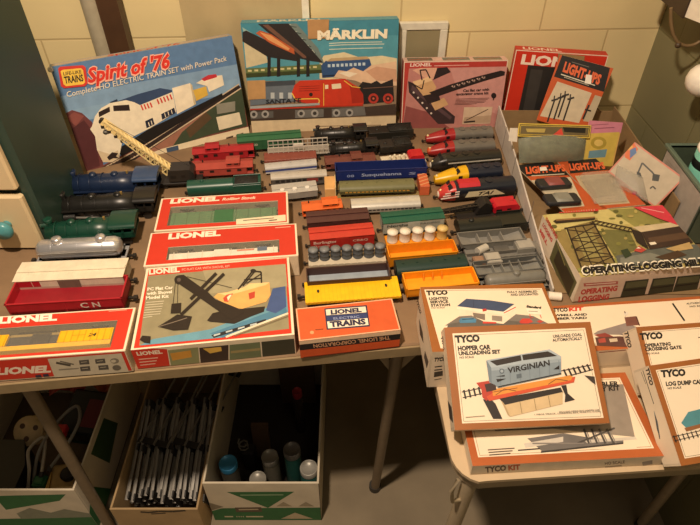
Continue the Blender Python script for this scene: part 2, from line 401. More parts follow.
def coach(r, L, W, H, body, roof, wincol='#22262a', nwin=14, metal=0, stripe=None, roofmetal=0, text=None):
    S = under(r, L, W); z0 = .009*S; zr = H-W*.3; bm = M(body, .35 if metal else .5, metal); m = MB()
    m.box(-L/2, L/2, -W/2, W/2, z0, zr, bm); f = sideface(m, L, W, z0, zr); f.z = 'f'
    if stripe: f.rect(stripe, 0, .42, 1, .92)
    for i in range(nwin): u = .06+.88*(i+.5)/nwin; f.rect(wincol, u-.3/nwin, .52, u+.3/nwin, .85)
    if text: f.text(*text)
    m.build('body', r, .0004)
    q = MB(); p = prof(W+.001, zr-.001, H, .3); q.loft([[(x, y, z) for y, z in p] for x in (-L/2-.0005, L/2+.0005)], M(roof, .35 if roofmetal else .5, roofmetal))
    for i in range(5): q.box(-L*.4+L*.2*i-.002, -L*.4+L*.2*i+.002, -.002, .002, H-.001, H+.001, M(roof, .5, roofmetal))
    q.build('roof', r)
    for x in (-L/2-.0012, L/2): d = MB(); d.box(x, x+.0012, -W*.18, W*.18, z0+.001, zr-.002, K); d.build('end_door', r)
def nosed(r, L, W, H, body, nose, nl=.35, text=None, stripe=None, face=None, tip=None):
    """streamlined diesel, nose at -x"""
    S = under(r, L, W, tx=.3); z0 = .008*S; b = MB(); x0 = -L/2+nl*L
    p = prof(W, z0, H, .28)
    b.loft([[(x, y, z) for y, z in p] for x in (x0, L/2)], M(body, .4))
    f = sideface(b, L, W, z0, H-W*.28); f.z = 'f'
    for i in range(4): u = nl+.1+(.86-nl)*i/4; f.rect('#3a3733', u, .4, u+.05, .75)
    if stripe: f.rect(stripe, nl+.02, .78, .98, .95)
    if text: f.text(*text)
    for i in range(3): b.cyl((x0+L*(.12+.17*i), 0, H-.0005), (x0+L*(.12+.17*i), 0, H+.001), W*.24, body, 10)
    b.build('body', r)
    n = MB(); rings = []
    for k in range(8):
        t = k/7; x = x0-(nl*L)*t; hw = 1-.55*t**2.2; hz = (1-.10*min(1, t*3)) if t < .34 else .9-.45*((t-.34)/.66)**1.3
        q = prof(W*hw, z0, z0+(H-z0)*hz, .28*(1+.3*t)); rings.append([(x, y, z) for y, z in q])
    n.loft(rings, M(nose, .35)); n.build('nose', r)
    ws = MB(); xa = x0-nl*L*.30; za = z0+(H-z0)*.83
    for sy in (-1, 1):
        ws.add([(xa-.006*S, sy*W*.05, za-.001), (xa-.004*S, sy*W*.40, za-.002), (xa+.002*S, sy*W*.36, za+.005*S), (xa, sy*W*.05, za+.006*S)], [(0, 1, 2, 3)], '#1a1a1c')
        ws.add([(xa-.002, sy*(W/2+.0005), za-.010*S), (xa+.006*S, sy*(W/2+.0005), za-.010*S), (xa+.006*S, sy*(W/2+.0003), za-.003*S), (xa-.002, sy*(W/2+.0003), za-.003*S)], [(0, 1, 2, 3)], '#1a1a1c')
    ws.build('cab_window', r)
    hl = MB(); hl.ball((-L/2+.004*S, 0, z0+(H-z0)*.5), .0028*S, tip or '#e8d9a0', 10); hl.build('headlight', r)
    if face: g = MB(); g.ball((-L/2+.004*S, 0, z0+.006*S), W*.26, face, 12, .7, (1, 0, 0)); g.build('nose_panel', r)
def steamer(r, L, W, H, col, cabroof=None, cabx=.5, cablen=.22, domes=(-.16, .05), rcol=None):
    """steam locomotive, smokebox at -x and cab at +x"""
    S = W/.033; c = M(col, .35); R = W*.42; zc = H-.0035*S-R; x0 = -L/2; x1 = L*(.5-cablen)
    b = MB(); h = x1-x0-.004*S
    b.lathe([(0, 0), (R*.6, 0), (R*.95, .001), (R*.95, h*.2), (R, h*.21), (R, h*.55), (R*1.1, h*.7), (R*1.1, h), (0, h)], (x0+.004*S, 0, zc), (1, 0, 0), c, 18)
    for t in (.2, .36, .52, .68, .84): b.lathe([(R*1.08, -.0007), (R*1.08, .0007)], (x0+h*t, 0, zc), (1, 0, 0), c, 18)
    b.lathe([(R*.5, -.002), (R*.45, .0)], (x0+.004*S, 0, zc), (1, 0, 0), '#3a3733', 12); b.build('boiler', r)
    s = MB(); s.lathe([(R*.3, 0), (R*.26, .004*S), (R*.38, .010*S), (R*.3, .0101*S), (0, .0095*S)], (x0+h*.12, 0, zc+R*.85), (0, 0, 1), c, 12); s.build('smokestack', r)
    for i, u in enumerate(domes):
        d = MB(); d.lathe([(R*.40, 0), (R*.37, .004*S), (R*.27, .006*S), (0, .0066*S)], (u*L, 0, zc+R*.82), (0, 0, 1), c, 12); d.build('sand_dome' if i == 0 else 'steam_dome', r)
    for u in (.18,): d = MB(); d.cyl((u*L, 0, zc+R*.9), (u*L, 0, zc+R*1.35), .0016*S, '#8c7340', 8); d.build('whistle', r)
    k = MB(); zf = .016*S; zt = H-.004*S; t = .0012*S; xa, xb = x1-.002*S, L/2
    for y in (-W/2, W/2-t):
        k.box(xa, xb, y, y+t, zf, zf+(zt-zf)*.45, c); k.box(xa, xb, y, y+t, zf+(zt-zf)*.85, zt, c)
        for u in (0, .45, .9): k.box(xa+(xb-xa)*u, xa+(xb-xa)*(u+.1), y, y+t, zf, zt, c)
    k.box(xa, xa+t, -W/2, W/2, zf, zt, c); k.box(xa, xb, -W/2, W/2, zf-.001, zf+.001, c); cab = k.build('cab', r)
    q = MB(); p = prof(W*1.1, zt-.002*S, H+.001*S, .16); q.loft([[(x, y, z) for y, z in p] for x in (xa-.002*S, xb+.003*S)], M(cabroof or col, .3)); q.build('cab_roof', cab)
    m = MB()
    for y in (-W*.5, W*.5-.005*S): m.box(x0+.010*S, xa, y, y+.005*S, zf+.004*S, zf+.0055*S, c)
    m.build('running_board', r); fr = MB(); fr.box(x0+.006*S, xb-.004*S, -W*.2, W*.2, .007*S, zf+.001, K); fr.build('frame', r)
    for sy in (-1, 1):
        cy = MB(); cy.cyl((x0+.012*S, sy*W*.4, .011*S), (x0+.026*S, sy*W*.4, .011*S), .0055*S, col, 12); cy.build('cylinder', r)
        n = 3; rw = min(.010*S, L*.075)
        xs = [x0+L*.36+i*rw*2.15 for i in range(n)]
        for x in xs:
            w = MB(); w.lathe([(rw, -.0015*S), (rw, .0015*S), (rw*.8, .0016*S), (rw*.8, .0006*S), (rw*.25, .0006*S), (rw*.25, .002*S), (0, .002*S)], (x, sy*W*.36, rw), (0, sy, 0), K, 16)
            for a in range(6): w.bar((x, sy*(W*.36+.001*S), rw), (x+rw*.8*math.cos(a), sy*(W*.36+.001*S), rw+rw*.8*math.sin(a)), .0012*S, .0012*S, rcol or '#3a3733')
            w.build('driving_wheel', r)
        rod = MB(); rod.bar((xs[0]-.002, sy*W*.44, rw*.8), (xs[-1]+.002, sy*W*.44, rw*.8), .0012*S, .0028*S, STEEL); rod.bar((x0+.026*S, sy*W*.44, .011*S), (xs[1], sy*W*.44, rw*.8), .0012*S, .0018*S, STEEL); rod.build('side_rod', r)
        for x in (x0+.008*S, xb-.012*S): w = MB(); w.cyl((x, sy*W*.28, .0055*S), (x, sy*W*.36, .0055*S), .0055*S, K, 12); w.build('pilot_wheel' if x < 0 else 'trailing_wheel', r)
    g = MB(); g.prism([(x0-.006*S, .002*S), (x0+.008*S, .002*S), (x0+.008*S, .012*S), (x0+.001*S, .012*S)], 'y', -W*.36, W*.36, col)
    for i in range(7): g.box(x0-.0062*S, x0+.006*S, -W*.36+W*.72*i/6-.0006, -W*.36+W*.72*i/6+.0006, .0015*S, .012*S, col)
    g.build('pilot', r)
    l = MB(); l.cyl((x0, 0, zc+R*.9), (x0+.008*S, 0, zc+R*.9), .0035*S, col, 10); l.cyl((x0-.0006, 0, zc+R*.9), (x0, 0, zc+R*.9), .0028*S, '#d8cfa8', 10); l.build('headlight', r)
def tender(r, L, W, H, col, coal=True, round_=False, text=None):
    S = under(r, L, W); z0 = .010*S; m = MB(); zt = H*.82
    if round_:
        p = prof(W, z0, H, .4); m.loft([[(x, y, z) for y, z in p] for x in (-L/2, L*.12)], M(col, .35)); m.box(L*.12, L/2, -W/2, W/2, z0, zt, M(col, .35))
    else: m.box(-L/2, L/2, -W/2, W/2, z0, zt, M(col, .4))
    for y in (-W/2, W/2-.001): m.box(-L*.05 if not round_ else L*.12, L/2, y, y+.001, zt, zt+.004*S, M(col, .4))
    f = sideface(m, L, W, z0, zt); f.z = 'f'
    if text: f.text(*text)
    m.build('body', r, .0005)
    if coal:
        c = MB(); rr = random.Random(int(L*1e5)); n = 9; rows = []
        xa, xb = (-L*.05, L*.46) if not round_ else (L*.14, L*.46)
        for i in range(n+1): rows.append([(xa+(xb-xa)*i/n, -W*.46+W*.92*j/6, zt+(.001+.0055*S*math.sin(math.pi*j/6)*math.sin(math.pi*(i+.4)/(n+.8))+rr.uniform(0, .0018))) for j in range(7)])
        c.loft(rows, M('#15130f', .7, bump=.6), False, False, False); c.build('coal_load', r)
    h = MB(); h.lathe([(.004*S, 0), (.004*S, .002*S), (0, .0022*S)], (-L*.3, 0, (H if round_ else zt)), (0, 0, 1), col, 10); h.build('water_hatch', r)
def crane(r, L, W, deckcol, cabcol, boom0, boom1, boomcol, H=.05, cabx=.15, cablen=.4, notch=True, bw=.010):
    S = under(r, L, W); d = MB(); d.box(-L/2, L/2, -W/2, W/2, .011*S, .0145*S, deckcol); d.build('deck', r, .0004)
    z0 = .0165*S; t = MB(); t.cyl((cabx*L, 0, .0145*S), (cabx*L, 0, z0), W*.4, K, 16); t.build('turntable', r)
    c = MB(); a = cabx*L-cablen*L/2; b = a+cablen*L
    c.prism([(a, z0), (b, z0), (b, H*.8), (b-.006*S, H), (a+.004*S, H), (a, H*.86)], 'y', -W*.44, W*.44, M(cabcol, .4))
    f = Face(c, (a, -W*.44, z0), (1, 0, 0), (0, 0, 1), b-a, H*.8-z0); f.z = 'f'; f.rect('#1a1614', .08, .4, .3, .85); f.rect('#1a1614', .5, .5, .66, .85)
    c.build('cab', r, .0005)
    k = MB(); k.cyl((b-.006*S, W*.15, H), (b-.006*S, W*.15, H+.006*S), .0018*S, K, 8); k.build('smokestack', r)
    p0 = V(boom0); p1 = V(boom1); m = MB(); dr = (p1-p0).normalized(); sd = V((0, 1, 0)); up = dr.cross(sd).normalized()
    if up.z < 0: up = -up
    n = max(6, int((p1-p0).length/.011))
    def wdt(t): return bw*(1-.45*t)
    q = [[p0+(p1-p0)*(i/n)+sd*sy*wdt(i/n)+up*su*wdt(i/n)*.8 for i in range(n+1)] for sy in (-1, 1) for su in (-1, 1)]
    for e in q: m.bar(e[0], e[-1], .0022, .0022, boomcol)
    for i in range(n):
        for A_, B_ in ((0, 1), (2, 3)): m.bar(q[A_][i], q[B_][i+1], .0022, .0016, boomcol); m.bar(q[A_][i], q[B_][i], .0016, .0016, boomcol)
        m.bar(q[1][i], q[3][i+1], .0022, .0016, boomcol); m.bar(q[0][i], q[2][i], .0022, .0016, boomcol)
    if notch:
        m.bar(p0+up*.002, p1+up*.001, bw*1.1, .009, boomcol)
        for i in range(11): q0 = p0+dr*((p1-p0).length*(i+.5)/11)-up*.0065; m.bar(q0-sd*bw*.8, q0+sd*bw*.8, .0065, .006, '#2a2420')
    bo = m.build('boom', r)
    s = MB(); s.cyl(p1-sd*.005, p1+sd*.005, .0055, K, 14); s.build('boom_pulley', bo)
    h = MB(); ln = min(.025, p1.z*.5); h.tube([p1+V((0, 0, -.004)), p1+V((0, 0, -ln))], .0006, K, 5); h.lathe([(0, 0), (.005, .002), (.005, .004), (0, .006)], p1+V((0, -.004, -ln)), (0, 1, 0), '#6d6a62', 12); h.build('hook', bo)
    g = MB(); g.tube([V((b-.01, 0, H)), p1+up*.004], .0005, K, 5); g.build('hoist_cable', r)
# ---------- O gauge, left column
O = .052
r, L, W = car('steam_locomotive', 'dark blue steam locomotive, rearmost of the left column beside the painted cabinet', 'locomotive', (70, 205, 160, 201), O)
steamer(r, L, W, .064, '#1a2843', '#35496a', cablen=.21, domes=(-.2, .04))
r, L, W = car('steam_locomotive', 'dull black steam locomotive between the dark blue and the green locomotive', 'locomotive', (57, 225, 157, 219), O)
steamer(r, L, W, .056, '#1f1e1c', cablen=.16, domes=(-.12, .14))
r, L, W = car('steam_locomotive', 'dark green steam locomotive behind the silver tank car at left', 'locomotive', (46, 252, 138, 245), O)
steamer(r, L, W, .056, '#133e30', cablen=.22, domes=(-.18, .02))
r, L, W = car('tank_car', 'shiny silver tank car with two domes, in front of the green locomotive', 'train car', (37, 273, 127, 268), O)
tankcar(r, L, W, '#d5d5d8', 2, W*.36, platform='#8d8d90', silver=True)
r, L, W = car('boxcar', 'dirty white boxcar with dark door, behind the red open gondola at left', 'train car', (21, 297, 128, 292), .048)
boxcar(r, L, W, .047, '#cfc4ae', '#e2d6bc', '#6b5c50', flat=True, panel=(.0, .0, 1, .45, '#b99b8c'), ribs=14, text=(('LIVESTOCK', '#8a6a60', .62, .5, .9, .66),) if False else ())
r, L, W = car('gondola_car', 'bright red open gondola with two white letters, behind the yellow car box', 'train car', (13, 320, 127, 313), .056)
gondola(r, L, W, .040, '#a91b28', '#8d1420', text=(('C', '#d9c6bd', .63, .32, .70, .82), ('N', '#d9c6bd', .735, .32, .80, .82)), ribs=3)
# ---------- crane with yellow boom behind the blue locomotive
r, L, W = car('crane_car', 'black crane car with raised cream yellow lattice boom before the blue train box', 'crane', (152, 190, 203, 187), .040)
t = V(P(103, 121, .16)); ix = math.cos(r.rotation_euler.z); iy = math.sin(r.rotation_euler.z)
lx = (t.x-r.location.x)*ix+(t.y-r.location.y)*iy
crane(r, L, W, K, '#2b2724', (-.012, 0, .038), (lx, 0, .163), '#e6cf92', .048, .12, .5)
# ---------- HO columns
h = .035
def free(o, r, label, cat, group=None):
    o.parent = None; o.location = r.location; o.rotation_euler = r.rotation_euler
    return tag(o, label, cat, group)
def add(kind, name, label, px, fn, *a, cat='train car', W=h, **k):
    r, L, W = car(name, label, cat, px, W); fn(r, L, W, *a, **k); return r, L, W
add(0, 'boxcar', 'long bright green boxcar at the back below the bridge painting box', (239, 154, 302, 149), boxcar, .040, '#2b5a3a', '#346844', text=(('1 22', '#dcd8c0', .22, .5, .31, .68),))
r, L, W = add(0, 'stake_car', 'light grey skeleton car with upright stakes in front of the green boxcar', (268, 160, 330, 156), flatcar, .014, .003, '#9c9488', 10)
m = MB()
for y in (-W*.45, W*.45):
    for i in range(13): x = -L*.48+L*.96*i/12; m.box(x-.0009, x+.0009, y-.0009, y+.0009, .014, .034, '#b9b2a6')
    m.box(-L*.485, L*.485, y-.001, y+.001, .033, .035, '#c4bdb0'); m.box(-L*.485, L*.485, y-.001, y+.001, .022, .0236, '#b0a99d')
m.build('stake_rack', r)
m = MB(); m.box(-.011, .011, -W*.5, -W*.36, .035, .041, '#d5cfc2'); m.build('sign_board', r)
r, L, W = add(0, 'flatcar', 'low rusty red flatcar with ribbed sides behind the blue and white car', (265, 167, 317, 163), flatcar, .020, .009, '#8b4a3c', 14)
r, L, W = add(0, 'passenger_coach', 'white coach with blue flag stripe behind the silver coach', (266, 175, 317, 170), coach, .024, '#c9c7c6', '#b9b5b0', nwin=0, stripe='#3d4c8c', W=.024)
r, L, W = add(0, 'passenger_coach', 'silver passenger coach with red side panel in the second column', (272, 188, 327, 184), coach, .032, '#57524e', '#b5aea2', nwin=9, wincol='#2e2a28', W=.024)
m = MB(); m.box(L*.14, L*.34, -W/2-.0012, -W/2, .014, .022, '#8a3a34'); m.build('side_panel', r)
r, L, W = add(0, 'hopper_car', 'silver covered hopper car beside the top window box, in front of the silver coach', (274, 204, 318, 199), boxcar, .031, '#8f8b84', '#b5b1a9', ribs=6, flat=True, text=(('UNION', K, .35, .25, .8, .55),) if False else ())
m = MB()
for i in (-1, 0, 1): m.cyl((i*L*.28, -W*.2, .028), (i*L*.28, -W*.2, .031), .005, '#e3e0d8', 10)
m.build('roof_hatch', r)
add(0, 'caboose', 'bright red caboose behind the faded red caboose', (194, 164, 255, 159), caboose, .043, '#a82329', cup=-.17, cupw=.22, W=.031)
add(0, 'caboose', 'faded brick red caboose between the bright red caboose and the dark green tender', (189, 180, 254, 176), caboose, .042, '#a84439', cup=.2, cupw=.2)
add(0, 'locomotive_tender', 'glossy dark green round topped tender behind the stacked window boxes', (189, 199, 262, 194), tender, .036, '#174a3c', True, True, cat='tender')
add(0, 'steam_locomotive', 'black steam locomotive at the back touching the bridge painting box', (314, 146, 366, 143), steamer, .042, '#24221f', cablen=.2, cat='locomotive')
add(0, 'locomotive_tender', 'black tender coupled behind the rear black steam locomotive', (369, 143, 413, 140), tender, .036, '#26241f', cat='tender')
add(0, 'steam_locomotive', 'second black steam locomotive, just in front of the rear one', (330, 160, 377, 156), steamer, .038, '#211f1d', cablen=.2, cat='locomotive')
add(0, 'locomotive_tender', 'low black tender behind the second black locomotive', (380, 156, 412, 153), tender, .033, '#2a2723', cat='tender')
add(0, 'caboose', 'dull brown caboose behind the left end of the blue hopper car', (326, 172, 376, 168), caboose, .035, '#6d3a30', cup=.12, cupw=.2, cupcol='#7a4234')
r, L, W = add(0, 'flatcar', 'white flatcar carrying cream figures and a red tank behind the blue hopper car', (383, 169, 426, 165), flatcar, .015, .004, '#ddd2ba', 8)
m = MB(); m.prism([(L*.12, .015), (L*.46, .015), (L*.46, .026), (L*.42, .029), (L*.17, .029), (L*.12, .025)], 'y', -W*.42, W*.42, '#c41f26'); free(m.build('tank_load', r, .001), r, 'red tank at the right end of the white flatcar', 'tank')
for i in range(4):
    m = MB(); x = -L*.32+i*L*.11; m.lathe([(.003, 0), (.0036, .006), (.002, .010), (.003, .012), (.0028, .015), (0, .0165)], (x, -.006+.003*(i % 2), .015), (0, 0, 1), '#ece0c4', 10); free(m.build('figurine', r), r, 'cream figurine on the white flatcar, %s of four' % ('leftmost', 'second from left', 'third from left', 'rightmost')[i], 'figurine', 'cream figurines on the white flatcar')
add(0, 'hopper_car', 'long dark blue open hopper car with pale lettering', (336, 184, 426, 180), gondola, .036, '#1a2a68', '#17235a', text=(('Susquehanna', '#a9b4d8', .28, .42, .72, .72), ('08', '#8e9bc8', .12, .4, .2, .65), ('S', '#8e9bc8', .8, .4, .88, .65)), ribs=8)
# olive coach lying in a shallow card tray
r, L, W = add(0, 'passenger_coach', 'olive green passenger coach lying in an open card tray', (340, 198, 414, 195), coach, .028, '#5d5a36', '#6e6c48', nwin=16, wincol='#c9963e', stripe='#4f4b2c')
r.location.z += .0022
A = P(325, 199, 0); B = P(429, 196, 0); u = (B-A); TL_ = u.length; u.normalize()
c = (A+B)/2+V((-u.y, u.x, 0))*.024
t = tag(empty('card_tray', (c.x, c.y, TZ), math.atan2(u.y, u.x)), 'shallow card tray with cream left end and orange red right end, under the olive coach', 'tray')
m = MB(); m.box(-TL_/2, TL_/2, -.024, .024, 0, .0015, '#8f7c4c'); m.build('tray_base', t)
m = MB(); m.box(-TL_/2, -TL_/2+.022, -.024, .024, .0016, .026, '#d9a86a'); m.box(-TL_/2+.022, -TL_/2+.024, -.024, .024, .0016, .030, '#ead3a0'); m.build('cream_end', t, .001)
m = MB(); m.box(TL_/2-.021, TL_/2, -.024, .024, .0016, .026, '#c8623c'); f = Face(m, (TL_/2-.021, -.024, .026), (1, 0, 0), (0, 1, 0), .021, .048); f.z = 'f'
for k in range(4): f.line('#e0a070', .06, (0, .1+.25*k), (1, .3+.25*k))
m.build('red_end', t, .001)
add(0, 'passenger_coach', 'silver passenger coach in front of the olive coach', (352, 216, 420, 212), coach, .029, '#a9a69d', '#cdc9bf', nwin=15, metal=.4, roofmetal=.3)
add(0, 'caboose', 'orange caboose behind the brown boxcar, beside the top window box', (303, 219, 343, 215), caboose, .036, '#cf5a1e', cup=.2, cupw=.38, roof='#d8662a', W=.03)
add(0, 'boxcar', 'dark brown boxcar with low roof behind the red boxcar', (308, 234, 369, 229), boxcar, .035, '#4a2a26', '#4f2e2a', ribs=7)
add(0, 'boxcar', 'refrigerator boxcar with green roof and pale grey side behind the white drums', (383, 237, 443, 231), boxcar, .041, '#a5a79c', '#185642', '#a9aca2', text=(('Northern', '#3d4a4a', .06, .62, .5, .85), ('PACIFIC', '#6a7270', .6, .62, .92, .78)), ribs=7)
add(0, 'boxcar', 'bright red boxcar with white lettering on its side', (311, 253, 374, 247), boxcar, .040, '#a8251d', '#bd3828', text=(('Burlington', '#e6c3b4', .05, .55, .42, .82), ('Route', '#d9a898', .06, .22, .3, .42), ('CB&Q', '#d9a898', .66, .5, .9, .7)), ribs=8)
r, L, W = add(0, 'flatcar', 'pale grey flatcar loaded with a row of grey drums', (309, 271, 386, 266), flatcar, .018, .006, '#c9bda6', 12)
ang = r.rotation_euler.z; drum0 = None
names = ['leftmost', 'second from left', 'third from left', 'middle one', 'third from right', 'second from right', 'rightmost']
for i in range(7):
    x = -L*.43+L*.86*i/6; loc = r.matrix_basis @ V((x, 0, .0184)); loc = V((r.location.x+x*math.cos(ang), r.location.y+x*math.sin(ang), TZ+.0184))
    lb = 'dark grey drum on the drum flatcar, %s of the row of seven' % names[i]
    if not drum0:
        drum0 = tag(empty('drum', loc, ang), lb, 'drum', 'grey drums on the flatcar')
        m = MB(); m.lathe([(0, 0), (.0096, 0), (.0099, .002), (.0092, .003), (.0092, .009), (.0099, .010), (.0099, .011), (.0092, .012), (.0092, .020), (.0099, .021), (.0097, .022), (0, .022)], (0, 0, 0), (0, 0, 1), '#55585c', 16); m.build('barrel', drum0)
        m = MB(); m.lathe([(.0082, 0), (.0082, .001), (0, .0012)], (0, 0, .022), (0, 0, 1), '#7d7f80', 14); m.build('lid', drum0)
    else: dup(drum0, loc, lb)
add(0, 'gondola_car', 'light grey gondola with dark red underside behind the yellow flatcar', (308, 293, 390, 287), gondola, .030, '#3f2521', '#98a2ab', ribs=2)
for ch in COL.objects[-1:]: pass
r, L, W = add(0, 'flatcar', 'bright yellow flatcar with notched edges and two round deck holes, behind the orange cardboard box', (306, 310, 401, 303), flatcar, .022, .006, '#f0bd10', 22, ((.14, .5), (.86, .55)), W=.050, sidecol='#dda60c')
r, L, W = add(0, 'flatcar', 'orange flatcar loaded with white drums', (387, 253, 449, 248), flatcar, .018, .007, '#dd8a12', 10)
ang = r.rotation_euler.z; w0 = None
nm = ['leftmost', 'second from left', 'middle one', 'fourth from left', 'rightmost and the only tan one']
for i in range(5):
    x = -L*.4+L*.8*i/4; loc = V((r.location.x+x*math.cos(ang), r.location.y+x*math.sin(ang), TZ+.0184))
    lb = 'white cable drum on the orange flatcar, %s of five' % nm[i] if i < 4 else 'tan cable drum at the right end of the orange flatcar'
    if i in (0, 4):
        w0 = tag(empty('cable_drum', loc, ang), lb, 'drum', 'drums on the orange flatcar'); cc = '#ded5c2' if i < 4 else '#c9a85e'
        m = MB(); m.lathe([(0, 0), (.0102, 0), (.0105, .002), (.0099, .003), (.0099, .020), (.0105, .021), (.0105, .023), (0, .023)], (0, 0, 0), (0, 0, 1), cc, 18); m.build('barrel', w0)
        m = MB(); m.lathe([(.0088, 0), (.0088, .001), (0, .0012)], (0, 0, .023), (0, 0, 1), '#efe7d6' if i < 4 else '#dcc07e', 16); m.build('lid', w0)
    else: dup(w0, loc, lb)
add(0, 'hopper_car', 'orange yellow open hopper car just in front of the white drums', (389, 270, 456, 264), gondola, .034, '#e08a10', '#e89a20', ribs=9)
add(0, 'passenger_coach', 'very dark green boxy coach between two orange open cars', (397, 284, 466, 277), coach, .038, '#0e2822', '#123029', nwin=0, stripe='#18223e')
r, L, W = add(0, 'ore_car', 'orange open ore car with three inner dividers, behind the lighted service station kit', (406, 301, 477, 294), gondola, .031, '#ea960e', '#f0a01c', ribs=6, W=.042)
for i in range(3):
    m = MB(); x = -L*.2+i*L*.13; m.prism([(-W*.48, .012), (-W*.2, .012), (-W*.48, .032)], 'x', x-.0012, x+.0012, '#e89212') if False else m.prism([(W*.47, .0135), (W*.2, .0135), (W*.47, .0295)], 'x', x-.0012, x+.0012, '#d97f0a'); m.build('divider', r)
# right hand column
add(0, 'diesel_locomotive', 'grey streamlined diesel with red pointed nose, rearmost of the right column', (427, 146, 492, 142), nosed, .035, '#6f6a62', '#a32428', .42, cat='locomotive')
add(0, 'diesel_locomotive', 'grey streamlined diesel with red and orange nose, second from the back in the right column', (429, 159, 494, 155), nosed, .035, '#6b665e', '#a32626', .38, cat='locomotive', face='#d0562a')
add(0, 'diesel_locomotive', 'black streamlined diesel with white stripe and white nose behind the yellow nosed one', (432, 173, 500, 167), nosed, .038, '#25241f', '#2a2724', .2, cat='locomotive', stripe='#cfc8bb', face='#e4dccb')
add(0, 'diesel_locomotive', 'dark blue streamlined diesel with bright yellow nose', (436, 189, 501, 183), nosed, .041, '#1d2232', '#e3b012', .48, cat='locomotive', W=.038)
r, L, W = add(0, 'diesel_locomotive', 'dark diesel with red roof and cream side panel, before the yellow nosed one', (440, 204, 514, 197), nosed, .041, '#1b202b', '#c23a34', .2, cat='locomotive', W=.038, face='#e8ddcb')
m = MB(); W2 = W/2+.0016
m.add([(-L*.18, -W2, .016), (L*.36, -W2, .016), (L*.22, -W2, .030), (-L*.14, -W2, .030)], [(0, 1, 2, 3)], '#d8cba6'); f = Face(m, (-L*.18, -W2, .016), (1, 0, 0), (0, 0, 1), L*.54, .014); f.z = 'f'; f.text('TAI', K, (.30, .2), (.68, .2), (.33, .8), .03, .2); m.build('side_panel', r)
m = MB(); m.prism([(-W*.4, .038), (W*.4, .038), (W*.22, .044), (-W*.22, .044)], 'x', -L*.26, L*.02, '#c02430'); m.build('roof_panel', r)
m = MB()
for k in range(3): m.bar((-L*.49+k*.004, -W*.42, .014+.006*k), (-L*.26, -W*.52, .020+.006*k), .001, .0025, '#ecd9cf')
m.build('nose_stripe', r)
r, L, W = car('crane_car', 'black wrecker crane car with red cab and long black boom reaching left', 'crane', (457, 223, 521, 216), .034)
t = P(435, 204, .03); ang = r.rotation_euler.z
crane(r, L, W, K, '#c01c2c', (-.005, 0, .030), (-.118, 0, .022), '#1f1c1a', .034, .26, .40, notch=False, bw=.005)
m = MB(); m.prism([(-.03, .017), (.004, .017), (.002, .038), (-.012, .044), (-.024, .032)], 'y', -W*.4, W*.4, '#201d1b'); m.build('boom_housing', r, .0006)
r, L, W = add(0, 'locomotive_tender', 'black round topped tender with boxy front end, at the right edge beside the open carton', (459, 241, 526, 234), tender, .036, '#1f211c', False, True, cat='tender', W=.042)
G1, G2 = '#7d7b76', '#6b6964'
add(0, 'hopper_car', 'grey open hopper car in front of the black round tender', (460, 257, 523, 251), hopper, .034, '#75736d', '#85827b')
r, L, W = add(0, 'flatcar', 'grey flatcar carrying a round drum and a flat crate, behind the grey crate gondola', (467, 266, 541, 259), flatcar, .020, .006, '#7a7770', 12)
m = MB(); m.cyl((-L*.36, -.006, .0275), (-L*.22, .004, .0275), .0075, '#b9b4a8', 16); free(m.build('drum_load', r), r, 'pale grey drum lying on the grey flatcar', 'drum')
m = MB(); m.box(L*.16, L*.40, -W*.4, W*.4, .020, .031, '#8b8880'); m.box(L*.18, L*.38, -W*.36, W*.36, .031, .033, '#a29e95'); free(m.build('crate_load', r, .0006), r, 'flat grey crate at the right end of the grey flatcar', 'crate')
m = MB(); m.box(-L*.12, L*.08, -W*.3, W*.3, .020, .024, '#5f5c56'); free(m.build('plate_load', r), r, 'dark grey plate in the middle of the grey flatcar', 'plate')
r, L, W = add(0, 'gondola_car', 'grey gondola carrying a pale square crate, behind the long grey ribbed hopper', (469, 276, 540, 269), gondola, .026, '#67645f', '#78746d', ribs=12)
m = MB(); m.box(-L*.26, -L*.05, -W*.42, W*.36, .0132, .030, '#9a958b'); m.box(-L*.245, -L*.065, -W*.38, W*.32, .030, .0312, '#a8a398'); free(m.build('crate_load', r, .0006), r, 'pale square crate standing in the grey gondola', 'crate')
m = MB(); m.box(-L*.42, -L*.27, -W*.3, W*.3, .0132, .026, '#8a6a55'); m.box(-L*.40, -L*.29, -W*.26, W*.26, .026, .027, '#96745d'); free(m.build('crate_load', r, .0006), r, 'brown crate beside the pale one in the grey gondola', 'crate')
add(0, 'hopper_car', 'long grey ribbed hopper car behind the grey tank car', (476, 286, 541, 279), hopper, .031, '#626361', '#7a7973', bays=4)
add(0, 'tank_car', 'grey tank car with one dome, front of the grey group', (484, 297, 548, 291), tankcar, '#74736c', 1, .0125)
r = tag(empty('paper_roll', P(549, 298, .0075)+V((0, .006, 0)), math.radians(-8)), 'small white roll lying between the grey tank car and the logging mill box', 'roll')
m = MB(); m.cyl((0, 0, 0), (.022, 0, 0), .0075, '#e9e0d0', 18); m.build('roll', r); m = MB(); m.cyl((.0221, 0, 0), (.0226, 0, 0), .003, '#8a8074', 12); m.build('core', r)
